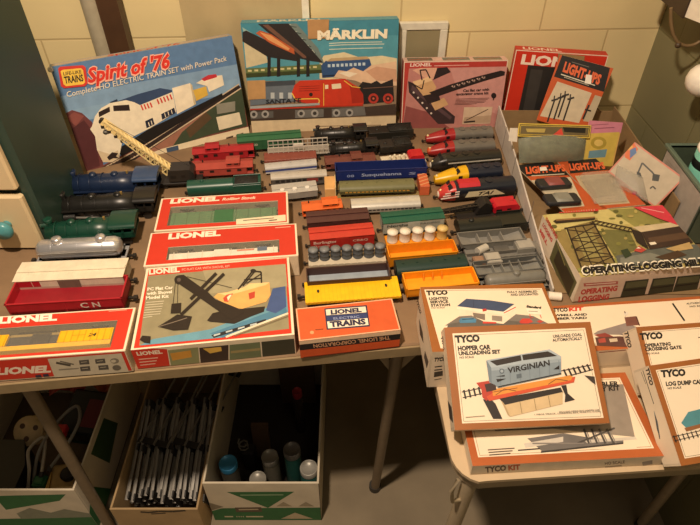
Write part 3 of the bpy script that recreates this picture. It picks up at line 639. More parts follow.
# ---------------------------------------------------------------- room
WX, WS = math.atan(.048), .048
WY0 = 1.40
o = MB(); w_, h_ = 4.4, 2.5
o.box(-2.4, 2.0, 0, .1, 0, h_, block_wall('painted_block_wall', '#ead6a2', '#e6d19b', '#cdb684', (.341*40+.22, 10*.205+.083)))
wb = structure(o.build('wall_back')); wb.location = (0, WY0, 0); wb.rotation_euler = (0, 0, WX)
o = MB(); o.box(-2.6, .06, -.1, 0, 0, h_, block_wall('block_wall_shaded_olive', '#807b5b', '#7e7958', '#78734f', (.341*40+.1, 10*.205+.083)))  # same block wall, its shade put into a darker olive colour
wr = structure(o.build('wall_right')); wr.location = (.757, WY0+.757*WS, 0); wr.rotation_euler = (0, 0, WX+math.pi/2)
o = MB(); o.box(-2.4, 2.0, -2.2, 1.5, -.05, 0, M('#8d7f68', .75, 0, .22, 6, .25)); structure(o.build('floor'))
def wallp(px, py, off=0.0): return onpl(px, py, V((0, WY0, 0))+V((WS, -1, 0)).normalized()*off, V((WS, -1, 0)).normalized())
# beige board with white edge strip fixed on the wall behind the bridge painting box
a = wallp(184, 20).x; b = wallp(303, 20).x
bd = MB(); bd.box(0, b-a, -.012, 0, 0, 1.3, M('#b9a67c', .5, 0, .12, 14, .15))
q = bd.build('wall_board'); tag(q, 'tall beige board on the wall behind the bridge painting box', 'board'); q.location = (a, WY0+a*WS-.0015, TZ-.1); q.rotation_euler = (0, 0, WX)
st = MB(); st.box(b-a, b-a+.016, -.018, 0, 0, 1.3, M('#e6dfca', .45)); st.build('white_edge_strip', q)
# white framed panel leaning beside the crane box
def frame_thing(px0, px1, pyt, off, name, label):
    A = wallp(px0, pyt, off); B = wallp(px1, pyt, off); w = B.x-A.x; ht = A.z-TZ-.002
    r = tag(empty(name, (A.x, A.y, TZ+.002), WX), label, 'frame'); t = .018
    m = MB(); m.box(0, w, 0, .012, ht-t, ht, M('#d8d2bf', .5)); m.box(0, t, 0, .012, 0, ht-t, M('#d8d2bf', .5)); m.box(w-t, w, 0, .012, 0, ht-t, M('#d8d2bf', .5)); m.box(t, w-t, 0, .012, 0, t, M('#d8d2bf', .5)); m.build('frame', r, .0015)
    m = MB(); m.box(t, w-t, .004, .009, t, ht-t, M('#8d8466', .3, 0, .1, 12)); m.build('panel', r)
frame_thing(400, 449, 23, .014, 'picture_frame', 'thin white frame with dull grey panel behind the pink crane box')
# pipes
def upright(px, off, r, mat, name, label, cat, square=False):
    A = wallp(px, 25, off); q = tag(empty(name, (A.x, A.y, TZ-.2)), label, cat); m = MB()
    if square: m.box(-r, r, -r*.6, r*.6, 0, 1.4, mat)
    else: m.cyl((0, 0, 0), (0, 0, 1.4), r, mat, 18)
    m.build('shaft', q); c = MB()
    if square:
        c.box(-r-.013, -r-.003, -r*.55, r*.55, 0, 1.4, M('#e2cf9d', .5)); c.build('cream_edge', q)
    else: c.lathe([(r*1.2, 0), (r*1.2, .03)], (0, 0, .9), (0, 0, 1), mat, 18); c.build('collar', q)
upright(97, .03, .021, M('#a99f88', .45), 'wall_pipe', 'pale grey vertical pipe on the wall right of the painted cabinet', 'pipe')
upright(115, .03, .024, M('#4c3320', .5, 0, .15, 30), 'wooden_post', 'dark brown vertical post right of the pale grey pipe', 'post', True)
# ---------------------------------------------------------------- main table
TE = math.atan(.116); e = V((math.cos(TE), math.sin(TE), 0)); nb = V((-e.y, e.x, 0))
F0 = V((0,   .5235+.116*.535+.012, TZ))
L0, L1 = -1.0, .748
tb = tag(empty('folding_table', F0), 'long tan folding table carrying the trains and the boxes', 'table'); tb.rotation_euler = (0, 0, TE)
m = MB(); D = .757; m.box(L0, L1/math.cos(TE), 0, D, -.024, 0, M('#866c50', .65, 0, .14, 18, .1)); m.build('tabletop', tb, .003)
m = MB(); m.box(L0, L1/math.cos(TE), -.004, .0, -.026, -.003, M('#94805f', .5, .0)); m.build('edge_band', tb, .001)
def w2t(x, y, z): q = Matrix.Rotation(-TE, 3, 'Z') @ (V((x, y, TZ+z))-F0); return q
for p0, p1 in (((.085, .64, -.03), (.066, .73, -TZ)), ((-.538, .575, -.03), (-.585, .606, -TZ)), ((.30, 1.24, -.03), (.33, 1.22, -TZ)), ((-.80, 1.12, -.03), (-.86, 1.12, -TZ))):
    m = MB(); m.cyl(w2t(*p0), w2t(*p1), .0115, M('#7d6c56', .45, .1), 14); lg = m.build('leg', tb)
    m = MB(); q = w2t(*p1); m.cyl(q, q+V((0, 0, .02)), .0155, '#3a3733', 14); m.build('rubber_foot', lg)
for sg in (-1, 1):
    m = MB(); m.bar(w2t(.083+sg*.05, .645, -.032), w2t(.081, .655, -.13), .004, .014, M('#9a8b73', .4, .2)); m.build('brace', tb)
# ---------------------------------------------------------------- narrow side table
CT0 = P(440, 486); CT1 = P(700, 475)
ce = V((.9978, .0662, 0)); 
def front_y(x): return F0.y+.116*x-.006
ld = V((.126, .60, 0)); 
A_ = V((.139, .372, 0)); Bk = V((.128, front_y(.128), 0)); R1 = V((.748, .372+(.748-.139)*.066, 0)); R2 = V((.748, front_y(.748), 0))
pts = []
rc = .045
for i in range(7):
    t = math.pi*(1+.5*i/6); pts.append((A_.x+rc+rc*math.cos(t), A_.y+rc+rc*math.sin(t)+.004*0))
pts += [(R1.x, R1.y), (R2.x, R2.y), (Bk.x, Bk.y)]
pts[6] = (pts[6][0], A_.y+.003)
ct = tag(empty('side_table', (A_.x, A_.y, TZ)), 'beige folding table with rounded corner at right front under the orange bordered kit boxes', 'table')
def mv(ps, d=0): return [(x-A_.x, y-A_.y) for x, y in ps]
m = MB(); m.prism(mv(pts), 'z', -.006, 0, M('#c2ab8a', .5, 0, .06, 30)); m.build('tabletop', ct, .002)
m = MB(); m.prism([(x+(.004 if x < .3 else 0), y+.004) for x, y in mv(pts)[:8]]+mv(pts)[8:], 'z', -.028, -.0062, M('#9c8a70', .45)); m.build('apron', ct, .003)
for (x, y), (x2, y2) in (((.17, .395), (.128, .378)), ((.70, .43), (.735, .40)), ((.70, .60), (.73, .63))):
    m = MB(); m.cyl((x-A_.x, y-A_.y, -.028), (x2-A_.x, y2-A_.y, -TZ), .011, M('#a8977c', .4, .1), 14); lg = m.build('leg', ct)
    m = MB(); m.cyl((x2-A_.x, y2-A_.y, -TZ), (x2-A_.x, y2-A_.y, -TZ+.02), .013, '#3a3733', 12); m.build('rubber_foot', lg)
m = MB(); m.tube([(.012, .02, -.03), (.004, .012, -.05), (.008, .01, -.075), (.02, .015, -.08)], .003, M('#b8a88c', .35, .4)); m.build('leg_latch', ct)
# ---------------------------------------------------------------- painted cabinet
cab = tag(empty('painted_cabinet', (-.80, .96, TZ)), 'dark green painted cabinet with cream drawers at far left', 'cabinet')
GR = M('#2c4038', .35, 0, .12, 8); CR = M('#d9c39a', .42, 0, .06, 10)
m = MB(); m.box(-.26, .225, -.103, .100, .001, .43, GR); m.build('body', cab, .006, )
for z0, z1, kn in ((.004, .128, True), (.140, .30, False), (.312, .418, False)):
    m = MB(); m.box(-.25, .212, -.119, -.1035, z0, z1, CR); d = m.build('drawer', cab, .004)
    if True:
        m = MB(); x = .165 if kn else -.02; m.lathe([(.008, 0), (.007, .008), (.016, .013), (.019, .020), (.015, .027), (0, .030)], (x, -.119, (z0+z1)/2), (0, -1, 0), M('#4f8f94', .3), 18)
        m.build('knob', d)
# ---------------------------------------------------------------- cabinet at top right, cable, globe, bin
ur = tag(empty('wall_cabinet', (.70, 1.2, TZ+.322)), 'white wall cabinet with dark brown side at the top right corner', 'cabinet')
m = MB(); m.prism([(-.036, -.023), (.05, -.2), (.05, .13), (-.036, .13)], 'z', 0, .5, M('#e3d8c4', .45)); m.build('body', ur, .004)
m = MB(); m.prism([(-.040, -.023), (-.0364, -.023), (-.0364, .13), (-.040, .13)], 'z', -.003, .5, M('#3a2c20', .5)); m.build('side_panel', ur)
cb = tag(empty('cable', (0, 0, 0)), 'brown cable hanging in a loop below the white wall cabinet', 'cable')
pl = V((0, 1.2, 0)); nn = V((0, 1, 0)); m = MB()
ctl = [(671, 8), (671, 22), (673, 34), (678, 43), (686, 46), (694, 45), (704, 39), (714, 30)]
pp = [onpl(x, y, pl, nn) for x, y in ctl]; sm = []
for i in range(len(pp)-1):
    for k in range(4): sm.append(pp[i].lerp(pp[i+1], k/4))
sm2 = [sm[0]]+[(sm[i-1]+sm[i]*2+sm[i+1])/4 for i in range(1, len(sm)-1)]+[pp[-1]]
m.tube(sm2, .0034, M('#7d6646', .5), 8); m.build('cord', cb)
m = MB(); q = onpl(678, 45, pl, nn); m.ball(q, .0065, '#4a3a28', 10); m.build('knot', cb)
gl = tag(empty('globe_lamp', (.706, 1.1, TZ+.226)), 'white round globe hanging at the right edge below the wall cabinet', 'lamp')
m = MB(); m.ball((0, 0, 0), .033, M('#ece4d6', .3), 20, 1.0); m.build('globe', gl); m = MB(); m.cyl((0, 0, .032), (0, 0, .096), .004, '#8c8272', 8); m.lathe([(.014, 0), (.012, .014)], (0, 0, .028), (0, 0, 1), '#8c8272', 14); m.build('cord', gl)
bn = tag(empty('storage_bin', (.70, .95, TZ)), 'dark grey green plastic bin with a paper sheet on its side at right', 'bin')
m = MB(); X0, X1, Y0, Y1, Hh = -.05, .045, -.09, .085, .118; GP = M('#4b5648', .4); t = .003
for b in ((X0, X0+t, Y0, Y1), (X1-t, X1, Y0, Y1), (X0, X1, Y0, Y0+t), (X0, X1, Y1-t, Y1)): m.box(*b, .001, Hh, GP)
m.box(X0, X1, Y0, Y1, .001, .004, GP); m.build('tub', bn, .001)
m = MB()
for b in ((X0-.005, X0+t, Y0-.005, Y1+.005), (X1-t, X1+.005, Y0-.005, Y1+.005), (X0, X1, Y0-.005, Y0+t), (X0, X1, Y1-t, Y1+.005)): m.box(*b, Hh-.006, Hh+.001, M('#5f7062', .35))
m.build('rim', bn, .001)
m = MB(); m.box(X0-.0016, X0-.0004, Y0+.005, Y1-.006, .006, Hh-.010, M('#a09890', .6)); f = Face(m, (X0-.0016, Y1-.006, .006), (0, -1, 0), (0, 0, 1), .164, Hh-.016); f.z = 'f'
for k in range(7): f.rect('#8f877f', .08, .86-.045*k, .34 if k % 3 else .42, .88-.045*k)
m.build('paper_sheet', bn)
mg = tag(empty('mug', (.70, .955, TZ+.0045)), 'turquoise mug with black band standing in the grey green bin', 'mug')
m = MB(); m.lathe([(0, 0), (.030, 0), (.034, .004), (.036, .145), (.033, .145), (.031, .01), (0, .008)], (0, 0, 0), (0, 0, 1), M('#6fb3a2', .3), 24); m.build('cup', mg)
m = MB(); m.lathe([(.0355, 0), (.0362, .018)], (0, 0, .112), (0, 0, 1), M('#1b1d1c', .3), 24); m.build('black_band', mg)
m = MB(); m.lathe([(.0365, 0), (.0375, .004), (.0365, .008), (.030, .012), (0, .014)], (0, 0, .1455), (0, 0, 1), M('#e9e3d8', .3), 24); m.build('white_lid', mg)
# ================================================================ printed cartons
CREAM = M('#ecdcc0', .55, 0, .05, 25); RED = M('#cc3320', .45, 0, .06, 25)
BOXES = 'train set and kit boxes'
def patch(sl, name, face, mat, pts, th=.0008, label=None):
    """a taped-on piece (its own mesh) over a face; pts in the face's zoom frame"""
    q = [face.uv(p) for p in pts]; o = face.o-sl.base; mb = MB()
    lo = [o+face.ux*a+face.uy*b+face.n*.0024 for a, b in q]; hi = [v+face.n*th for v in lo]; n = len(q)
    mb.add(lo+hi, [tuple(range(n))[::-1], tuple(range(n, 2*n))]+[(i, (i+1) % n, (i+1) % n+n, i+n) for i in range(n)], mat)
    r = mb.build(name, sl.obj)
    if label: r['label'] = label
    return r
# ---- blue train set box
n, p0 = lean_plane((86, 171), (250, 133), 11)
s = Slab(n, p0, [(86, 171), (250, 133), (231, 36), (50, 67)], .03, M('#5c7fa8', .4), M('#8a9db3', .5))
f = s.top
f.zm(0, 0, 1)
f.poly('#7f9fbe', (40, 125), (260, 80), (260, 60), (40, 100)); f.poly('#86a6c2', (60, 125), (240, 92), (240, 78), (60, 112))
f.poly('#32486b', (108, 106), (118, 101), (138, 94), (160, 88), (172, 90), (172, 98), (112, 112)); f.poly('#1f2d48', (110, 102), (117, 99), (119, 104), (111, 106))
f.poly('#6e3b3a', (62, 122), (66, 113), (72, 110), (82, 113), (92, 122), (98, 136), (104, 168), (84, 172)); f.poly('#54292b', (70, 130), (84, 120), (95, 134), (100, 166), (88, 170)); f.poly('#8a4d46', (66, 118), (74, 112), (84, 116), (76, 126))
f.poly('#7b4238', (98, 168), (128, 152), (200, 110), (240, 86), (252, 132), (100, 172)); f.poly('#9c6c58', (118, 166), (185, 122), (236, 92), (238, 98), (150, 162))
f.poly('#3e4a36', (206, 112), (242, 88), (247, 126), (212, 134), (172, 147), (182, 132)); f.poly('#59452f', (186, 130), (206, 112), (212, 118), (190, 138))
f.poly('#2d2220', (90, 173), (140, 148), (238, 84), (241, 88), (120, 170)); f.line('#cdb89a', 1.1, (96, 172), (142, 147), (239, 84)); f.line('#cdb89a', 1.2, (110, 171), (150, 148), (241, 88))
for i in range(13): t = i/13; f.line('#4a3529', .8, (98+46*t, 170-22*t), (106+44*t, 171-22*t))
f.poly('#171413', (116, 150), (150, 128), (176, 116), (222, 93), (223, 97), (178, 124), (152, 140), (122, 156))
WH = M('#efe3c8', .45)
f.poly(WH, (172, 88), (190, 83), (192, 85), (196, 104), (177, 114)); f.poly('#cbb991', (190, 83), (192, 85), (196, 104), (194, 105))
f.poly('#d9b24a', (193, 90), (206, 86), (208, 95), (196, 101)); f.poly(WH, (196, 83), (206, 77), (222, 75), (224, 85), (209, 92), (207, 86)); f.poly('#c2303a', (201, 79), (208, 75), (216, 74), (217, 77), (204, 81))
f.poly(WH, (92, 126), (95, 116), (101, 108), (110, 103), (126, 100), (134, 102), (140, 105), (172, 92), (174, 100), (176, 112), (150, 128), (122, 142), (119, 158), (112, 162), (103, 162), (97, 150), (95, 136), (90, 129))
f.poly('#d9c5a2', (119, 158), (112, 162), (103, 162), (97, 150), (110, 154), (118, 150)); f.poly('#c9a983', (112, 132), (116, 130), (120, 133), (116, 136))
f.poly('#2b1d1b', (98.5, 112), (109.5, 106.5), (110, 111.5), (99, 117)); f.poly('#2b1d1b', (113, 105.5), (129, 104.5), (130, 110.5), (113.5, 111))
for i in range(4): x = 141+i*3; f.line('#cf4136', 1.5, (x, 105-i*.9), (x+2, 110-i*.9))
for i in range(5): x = 157+i*3.2; f.line('#cf4136', 1.5, (x, 99-i*1.2), (x+2, 104-i*1.2))
f.poly('#232a3c', (145, 121), (152.5, 117.5), (154.5, 124), (146.5, 128)); f.line(WH, .9, (148.3, 122), (149.5, 126)); f.line(WH, .9, (151, 120.5), (152, 124.5))
f.poly('#232a3c', (161, 114), (174, 107.5), (175.5, 112.5), (162, 119.5))
for i in range(3): f.line(WH, .7, (164.5+3.3*i, 113-1.7*i), (165.5+3.3*i, 117-1.7*i))
f.poly('#2b1d1b', (107, 157), (112, 152), (118, 153), (116, 156), (119, 158), (113, 158), (109, 160)); f.ell('#b3a384', 107.5, 130.5, 3.4); f.ell('#7c6f58', 107.5, 130.5, 2.2)
f.poly('#8c8a7c', (216, 104), (235, 101), (235, 111), (217, 114)); f.poly('#e3d6b8', (216, 117), (239, 112), (242, 124), (219, 130))
f.poly('#e6d6b4', (150, 153), (162, 148.5), (205, 137), (248, 126.5), (249.5, 133), (205, 146), (164, 157), (150, 161)); f.poly('#3d536e', (166, 148), (178, 145), (179, 152), (168, 156))
for x in (184, 196, 226, 236): y = 149-(x-184)*.28; f.poly('#4a3a2c', (x, y), (x+7, y-2), (x+7, y), (x, y+2))
f.poly('#d03a2f', (58, 68.5), (60, 66.5), (83, 65), (85.5, 67), (87.5, 83), (85, 86), (64, 88), (61, 86)); f.poly('#f0c64e', (60.5, 71), (63, 69.5), (81, 68), (83, 70), (85, 82), (83, 84), (66, 86), (63.5, 84))
f.text('LIFE-LIKE', K, (63.5, 75.3), (81.5, 73), (63, 72), .02); f.text('TRAINS', K, (64.8, 83.2), (83.6, 80.7), (63.6, 76.6), .035)
f.text("Spirit of '76", '#f3b7a0', (87.5, 83.5), (170.5, 67.6), (85.5, 68.5), .07, .2); f.text("Spirit of '76", '#d93326', (88, 82.5), (170, 67), (86, 68.5), .035, .2)
f.text('Complete HO ELECTRIC TRAIN SET with Power Pack', '#e8ddc8', (67, 97), (226.5, 60.5), (66, 91.5), .005)
b = s.back.zm(0, 0, 1); b.inset('#b9a68c', .004, .004, .004, .004)
b.z = 'f'; b.text("Spirit of '76", '#c8372c', (.70, .8), (.30, .8), (.70, .2), .02)
sp = finish(s, 'train_set_box', 'blue train set box with a white locomotive picture, behind the yellow boom crane', 'box', BOXES)
m = MB(); q = s.o+s.uy*(s.d-.004)-s.base; m.ball(q+s.n*.004, .006, film('clear_wrap', '#e6e2d8', .6), 8); m.build('plastic_wrap', sp)
# ---- bridge painting box
n, p0 = lean_plane((248, 132.5), (398, 127), 9)
s = Slab(n, p0, [(251, 133), (398, 127), (396, 19.5), (242, 23)], .035, M('#4f93a3', .5), M('#5d4a38', .6))
f = s.top.zm(230, 0, 3.684)
f.poly('#3f8497', (40, 80), (620, 70), (620, 130), (40, 130)); f.poly('#d8caa2', (330, 235), (345, 205), (420, 192), (480, 212), (560, 205), (615, 215), (615, 320), (330, 290)); f.poly('#c9bd98', (48, 120), (120, 150), (140, 230), (60, 250)); f.poly('#8fb0a8', (45, 100), (110, 140), (60, 160))
for y in (168, 182, 160): f.line('#c9d0bc', 3, (365, y), (400+y % 50, y-3), (560+y % 20, y-6))
f.poly('#8f7760', (40, 300), (620, 290), (620, 450), (40, 480))
f.poly('#6d7d78', (165, 88), (245, 86), (325, 178), (348, 235), (330, 232), (212, 100)); 
for i in range(5): f.line('#3a4340', 3, (185+28*i, 92+22*i), (245+18*i, 100+24*i)); f.line('#b3bcae', 2, (190+28*i, 95+22*i), (225+22*i, 90+26*i))
f.poly('#241f1f', (103, 88), (215, 86), (342, 230), (300, 225), (252, 214)); f.poly('#6b4a3a', (120, 92), (140, 90), (290, 215), (270, 213))
f.poly('#241f1f', (46, 118), (60, 112), (245, 203), (252, 226), (140, 210), (46, 152)); f.poly('#b7582e', (95, 122), (110, 112), (152, 126), (236, 180), (238, 200), (150, 160)); f.poly('#d99a62', (110, 118), (150, 130), (220, 178), (215, 186), (140, 146))
f.poly('#5f6e40', (58, 252), (335, 236), (342, 268), (60, 286)); f.poly('#36401f', (58, 270), (340, 256), (342, 268), (60, 286))
for i in range(11): f.rect('#c9c08a', 66+24*i, 257-1.4*i, 80+24*i, 264-1.4*i)
for x in (138, 173, 246, 281): f.poly('#1f1b1b', (x, 205), (x+12, 205), (x+12, 280), (x, 282))
f.poly('#2f4f7c', (336, 240), (352, 224), (514, 216), (524, 250), (520, 272), (340, 286)); f.poly('#b79d74', (356, 226), (372, 214), (505, 207), (514, 217)); f.line('#15243e', 5, (340, 280), (520, 266))
for i in range(9): f.rect('#b9cbd6', 360+16*i, 236-.8*i, 370+16*i, 247-.8*i)
f.poly('#dcb998', (382, 284), (400, 258), (430, 262), (455, 248), (490, 262), (520, 240), (612, 225), (614, 315), (500, 312), (460, 296)); f.poly('#c99b7d', (500, 262), (540, 244), (613, 255), (613, 300), (540, 296)); f.poly('#eadbc0', (400, 268), (430, 262), (470, 270), (440, 284))
f.poly('#231f1f', (474, 318), (488, 300), (520, 306), (540, 296), (556, 308), (600, 290), (604, 372), (492, 382)); f.line('#6d4f40', 3, (490, 325), (600, 318))
for x in (528, 582): f.ell('#b4392c', x, 362, 19); f.ell('#4a201c', x, 362, 11); f.ell('#c96a50', x, 362, 4)
f.poly('#43362e', (70, 405), (505, 392), (610, 382), (612, 420), (75, 445))
f.poly('#66707a', (75, 368), (130, 360), (130, 300), (240, 294), (245, 372), (75, 388)); f.poly('#3f464e', (130, 300), (240, 294), (240, 312), (132, 318))
for x in (150, 182, 214): f.rect('#b9bfc0', x, 340, x+14, 362)
f.poly('#c73820', (228, 340), (238, 312), (258, 296), (424, 289), (452, 308), (470, 318), (490, 346), (492, 380), (480, 386), (330, 392), (240, 370)); f.poly('#a52a18', (440, 310), (470, 320), (490, 346), (490, 378), (450, 380))
f.line('#e9c24a', 4, (228, 342), (240, 364), (325, 362), (330, 372), (322, 384), (75, 398)); f.line('#e9c24a', 3, (420, 296), (450, 318), (480, 322)); f.poly('#a4a9aa', (75, 390), (330, 378), (330, 386), (75, 400)); f.line('#b8331f', 5, (75, 402), (490, 386))
f.line('#e9c24a', 2.5, (345, 306), (345, 388)); f.poly('#e6d8b4', (350, 312), (362, 311), (362, 326), (350, 327)); f.poly('#e6d8b4', (374, 309), (408, 306), (410, 324), (376, 327)); f.ell('#2b1b18', 298, 347, 7)
for y in (318, 326, 334): f.line('#8c2215', 2, (255, y), (330, y-3))
f.poly('#5b5854', (75, 412), (160, 408), (160, 432), (75, 438)); f.poly('#6b6864', (240, 404), (345, 400), (345, 430), (240, 434)); f.poly('#6b6864', (375, 400), (495, 392), (500, 424), (375, 430))
for x in (88, 130, 262, 312, 392, 440): f.ell('#a09c96', x, 420-(x-88)*.018, 14); f.ell('#3a3633', x, 420-(x-88)*.018, 7)
f.text('SANTA FE', '#20242a', (132, 380), (262, 374), (132, 366), .03)
f.poly('#d3be9a', (40, 446), (620, 424), (620, 480), (40, 500)); f.line('#5d4a38', 2.5, (315, 464), (556, 459))
f.text('M\u00c4RKLIN', '#eee4c8', (322, 144), (578, 138), (322, 113), .05)
b = s.back; b.inset('#4f93a3', .0, .0, 0, 0); b.z = 'f'; b.text('M\u00c4RKLIN', '#d9d0b4', (.9, .75), (.5, .75), (.9, .25), .03)
r_ = s.right; r_.inset('#4d4234', 0, 0, 0, 0)
mk = finish(s, 'train_set_box', 'teal train set box painted with a red diesel under a dark bridge', 'box', BOXES)
f = s.top.zm(230, 0, 3.684)
patch(s, 'cardboard_patch', f, M('#b08656', .7), [(288, 142), (362, 140), (365, 70), (285, 72)], label='square tan cardboard patch taped over the lettering')
patch(s, 'cardboard_patch', f, M('#b98f5c', .7), [(67, 366), (132, 362), (130, 294), (64, 296)], label='square tan cardboard patch at the left edge')
# ---- pink crane box
n, p0 = lean_plane((398, 128.5), (494, 127), 8)
s = Slab(n, p0, [(399, 128.5), (495.5, 127), (511.5, 60), (406, 62)], .035, M('#e3cdb8', .5), M('#c4766c', .55))
f = s.top.zm(390, 40, 5)
f.inset('#b23a33', .002, .002, .002, .002); f.poly('#bb8078', (95, 142), (596, 132), (552, 440), (62, 442)); f.poly('#c9918a', (300, 140), (596, 132), (560, 380), (350, 300)); f.poly('#8d4d4a', (62, 442), (80, 330), (190, 360), (300, 440))
f.text('LIONEL', '#e8d2c4', (100, 133), (208, 130), (102, 117), .03); f.line('#d8a79c', 4, (220, 129), (395, 125))
f.poly('#d9a78e', (112, 150), (150, 140), (234, 138), (236, 190), (190, 200)); f.poly('#2c2022', (236, 140), (285, 135), (304, 160), (215, 200))
f.poly('#38292b', (90, 205), (130, 222), (325, 382), (320, 418), (240, 420), (95, 262)); f.poly('#564044', (110, 225), (310, 385), (300, 398), (105, 250)); 
for i in range(5): f.ell('#d8c9bd', 118+22*i, 262+26*i, 5)
f.poly('#cda375', (112, 208), (200, 182), (232, 236), (215, 268), (165, 278)); f.poly('#e2bd8f', (112, 208), (200, 182), (212, 202), (128, 230)); f.poly('#cda375', (205, 315), (270, 288), (292, 322), (225, 352)); f.poly('#2c2022', (165, 278), (240, 262), (252, 300), (190, 320))
f.poly('#261c1d', (195, 262), (300, 222), (420, 186), (555, 152), (575, 158), (572, 176), (470, 205), (330, 250), (230, 285))
for i in range(7): x = 305+25*i; y = 238-7.5*i; f.poly('#b99a8e', (x, y-8), (x+9, y-12), (x+14, y+1)); f.poly('#b99a8e', (x+14, y-11), (x+21, y-10), (x+18, y+2))
f.line('#261c1d', 6, (160, 200), (150, 150), (180, 148), (200, 190)); f.line('#261c1d', 5, (100, 210), (160, 245), (170, 200))
f.ell('#261c1d', 518, 277, 13, 14); f.line('#261c1d', 5, (518, 290), (515, 300))
f.text('Cat flat car with', '#2b1d1c', (365, 259), (495, 252), (365, 246), .03); f.text('excavator crane kit', '#2b1d1c', (330, 276), (492, 270), (330, 263), .03)
for i in range(5): f.line('#6d4744', 2, (330-2*i, 294+7*i), (495-8*i-30*(i == 4), 289+7*i))
f.poly('#d0b59a', (370, 335), (512, 333), (500, 416), (360, 420)); f.poly('#b59a80', (372, 385), (506, 375), (500, 412), (362, 416)); f.line('#4a3528', 4, (380, 400), (490, 345)); f.line('#2a1f1c', 8, (370, 410), (425, 405))
b = s.back; b.inset('#d8b3a4', 0, 0, 0, 0); b.z = 'f'
for x0, x1, c in ((.05, .32, '#7c7c66'), (.36, .62, '#727a6c'), (.72, .96, '#6d6a58')): b.rect(c, x0, .15, x1, .85); b.line('#b8533f', .08, (x0+.02, .4), (x1-.02, .6))
s.left.inset('#b5483f', .003, .003, .003, .003)
finish(s, 'kit_box', 'pink kit box picturing a yellow excavator crane, behind the red nosed diesels', 'box', BOXES)
# ---- tall red box
n, p0 = lean_plane((503, 122), (600, 128), 3)
s = Slab(n, p0, [(503, 120), (594, 126), (601, 56), (515, 49.5)], .03, M('#e6d2bc', .5), M('#bf3326', .5))
f = s.top.zm(495, 35, 5)
f.inset(RED, .002, .002, .002, .002); f.poly('#292624', (165, 150), (345, 165), (420, 175), (400, 430), (108, 420)); f.poly('#3d3936', (180, 170), (240, 175), (190, 400), (135, 400))
f.text('LIONEL', '#f0dcca', (128, 143), (455, 168), (138, 97), .04)
b = s.back; b.z = 'f'; b.text('LIONEL', '#e8cdb8', (.92, .8), (.5, .8), (.92, .25), .03)
lb = finish(s, 'train_box', 'tall red box with dark window and white lettering, behind the open carton', 'box', BOXES)
patch(s, 'tape_patch', s.top.zm(495, 35, 5), M('#97794f', .6), [(308, 145), (442, 160), (447, 103), (316, 90)])
# ---- open carton (tray) holding the packets
A = P(494, 127); Bq = P(567, 303); u = V((A.x-.358, A.y-.725, 0)).normalized(); v = V((u.y, -u.x, 0))
tr = tag(empty('open_carton', (.358, .725, TZ)), 'open grey lined carton holding the packets and the logging mill box', 'carton'); tr.rotation_euler = (0, 0, math.atan2(v.y, v.x))
TW, TD, TH = .285, .585, .062; GY = M('#cbc2b8', .7, 0, .12, 40); BRN = M('#8c7350', .7)
m = MB()
m.box(0, TW, 0, TD, .001, .0025, BRN); m.prism([(0, .001), (TD, .001), (TD, TH), (TD*.75, TH*.93), (0, TH*.22)], 'x', 0, .003, GY); m.prism([(TD*.33, .001), (TD, .001), (TD, TH), (TD*.33, TH)], 'x', TW-.003, TW, BRN); m.box(0, TW, TD-.003, TD, .001, TH-.012, BRN)
for k in (.33, .62, .82): m.box(-.0006, .0002, TD*k, TD*k+.001, .002, TH, '#6f6861')
m.build('carton', tr)
# filler carton lying inside, under the blister packs
z7 = V((0, 0, 1))
def packet(name, label, cs, z, mat, th=.0015, group=None, n=None, p0=None):
    if n is None: n = z7; p0 = V((0, 0, TZ+z))
    return Slab(n, p0, cs, th, mat)
def tilted(px_front, zf, px_back, zb, xdir=(1, .0, 0)):
    a = P(*px_front, zf); b = P(*px_back, zb); x = V(xdir); return x.cross((b-a)).normalized(), a
LUP = 'orange light up accessory packets'
nl, pl0 = tilted((545, 214), .058, (521, 166), .040, (1, .09, 0))
s = Slab(nl, pl0, [(552, 218), (589, 209), (567, 161), (530, 164)], .002, M('#bb552b', .45), M('#c9b79a', .6)); f = s.top.zm(500, 100, 3.5)
f.poly('#1d1917', (60, 210), (238, 205), (242, 264), (78, 268)); f.text('LIGHT-UPS', '#e2683c', (92, 258), (231, 248), (88, 236), .045); f.line('#cfc4ae', 3, (110, 266), (225, 259))
f.poly('#c9bda2', (108, 282), (246, 270), (296, 372), (160, 386))
s1 = finish(s, 'accessory_packet', 'orange and black packet holding two small dark toy cars in the open carton', 'packet', LUP)
patch(s, 'price_sticker', s.top, M('#ece4d4', .6), [(140, 252), (165, 250), (160, 238), (138, 240)])
def toycar(cs, roof, label):
    q = [onpl(500+x/3.5, 100+y/3.5, s.o+s.n*.004, s.n) for x, y in cs]; c = (q[0]+q[1]+q[2]+q[3])/4; ux = (q[1]-q[0]).normalized(); uy = s.n.cross(ux); w = (q[1]-q[0]).length; d = (q[3]-q[0]).length
    r = tag(empty('toy_car', c), label, 'toy car', 'toy cars in the packet'); 
    R3 = Matrix((ux, uy, s.n)).transposed(); r.rotation_euler = R3.to_euler()
    m = MB(); m.loft([[(w/2*a*k, d/2*b*k, z) for a, b in ((-1, -.7), (-.9, -1), (.9, -1), (1, -.7), (1, .7), (.9, 1), (-.9, 1), (-1, .7))] for k, z in ((.94, -.0008), (1, .001), (1, .006), (.95, .0085))], '#26272a'); m.build('body', r)
    m = MB(); m.loft([[(w*(.02+.24*a*k), d/2*b*k*.9, z) for a, b in ((-1, -1), (1, -1), (1, 1), (-1, 1))] for k, z in ((1, .0086), (.8, .013))], roof); m.build('roof', r)
toycar([(130, 316), (246, 308), (242, 280), (122, 288)], '#8d4a46', 'dark toy car with pinkish roof, upper one in the orange packet')
toycar([(160, 374), (282, 368), (268, 334), (148, 342)], '#85847a', 'dark toy car with grey roof, lower one in the orange packet')
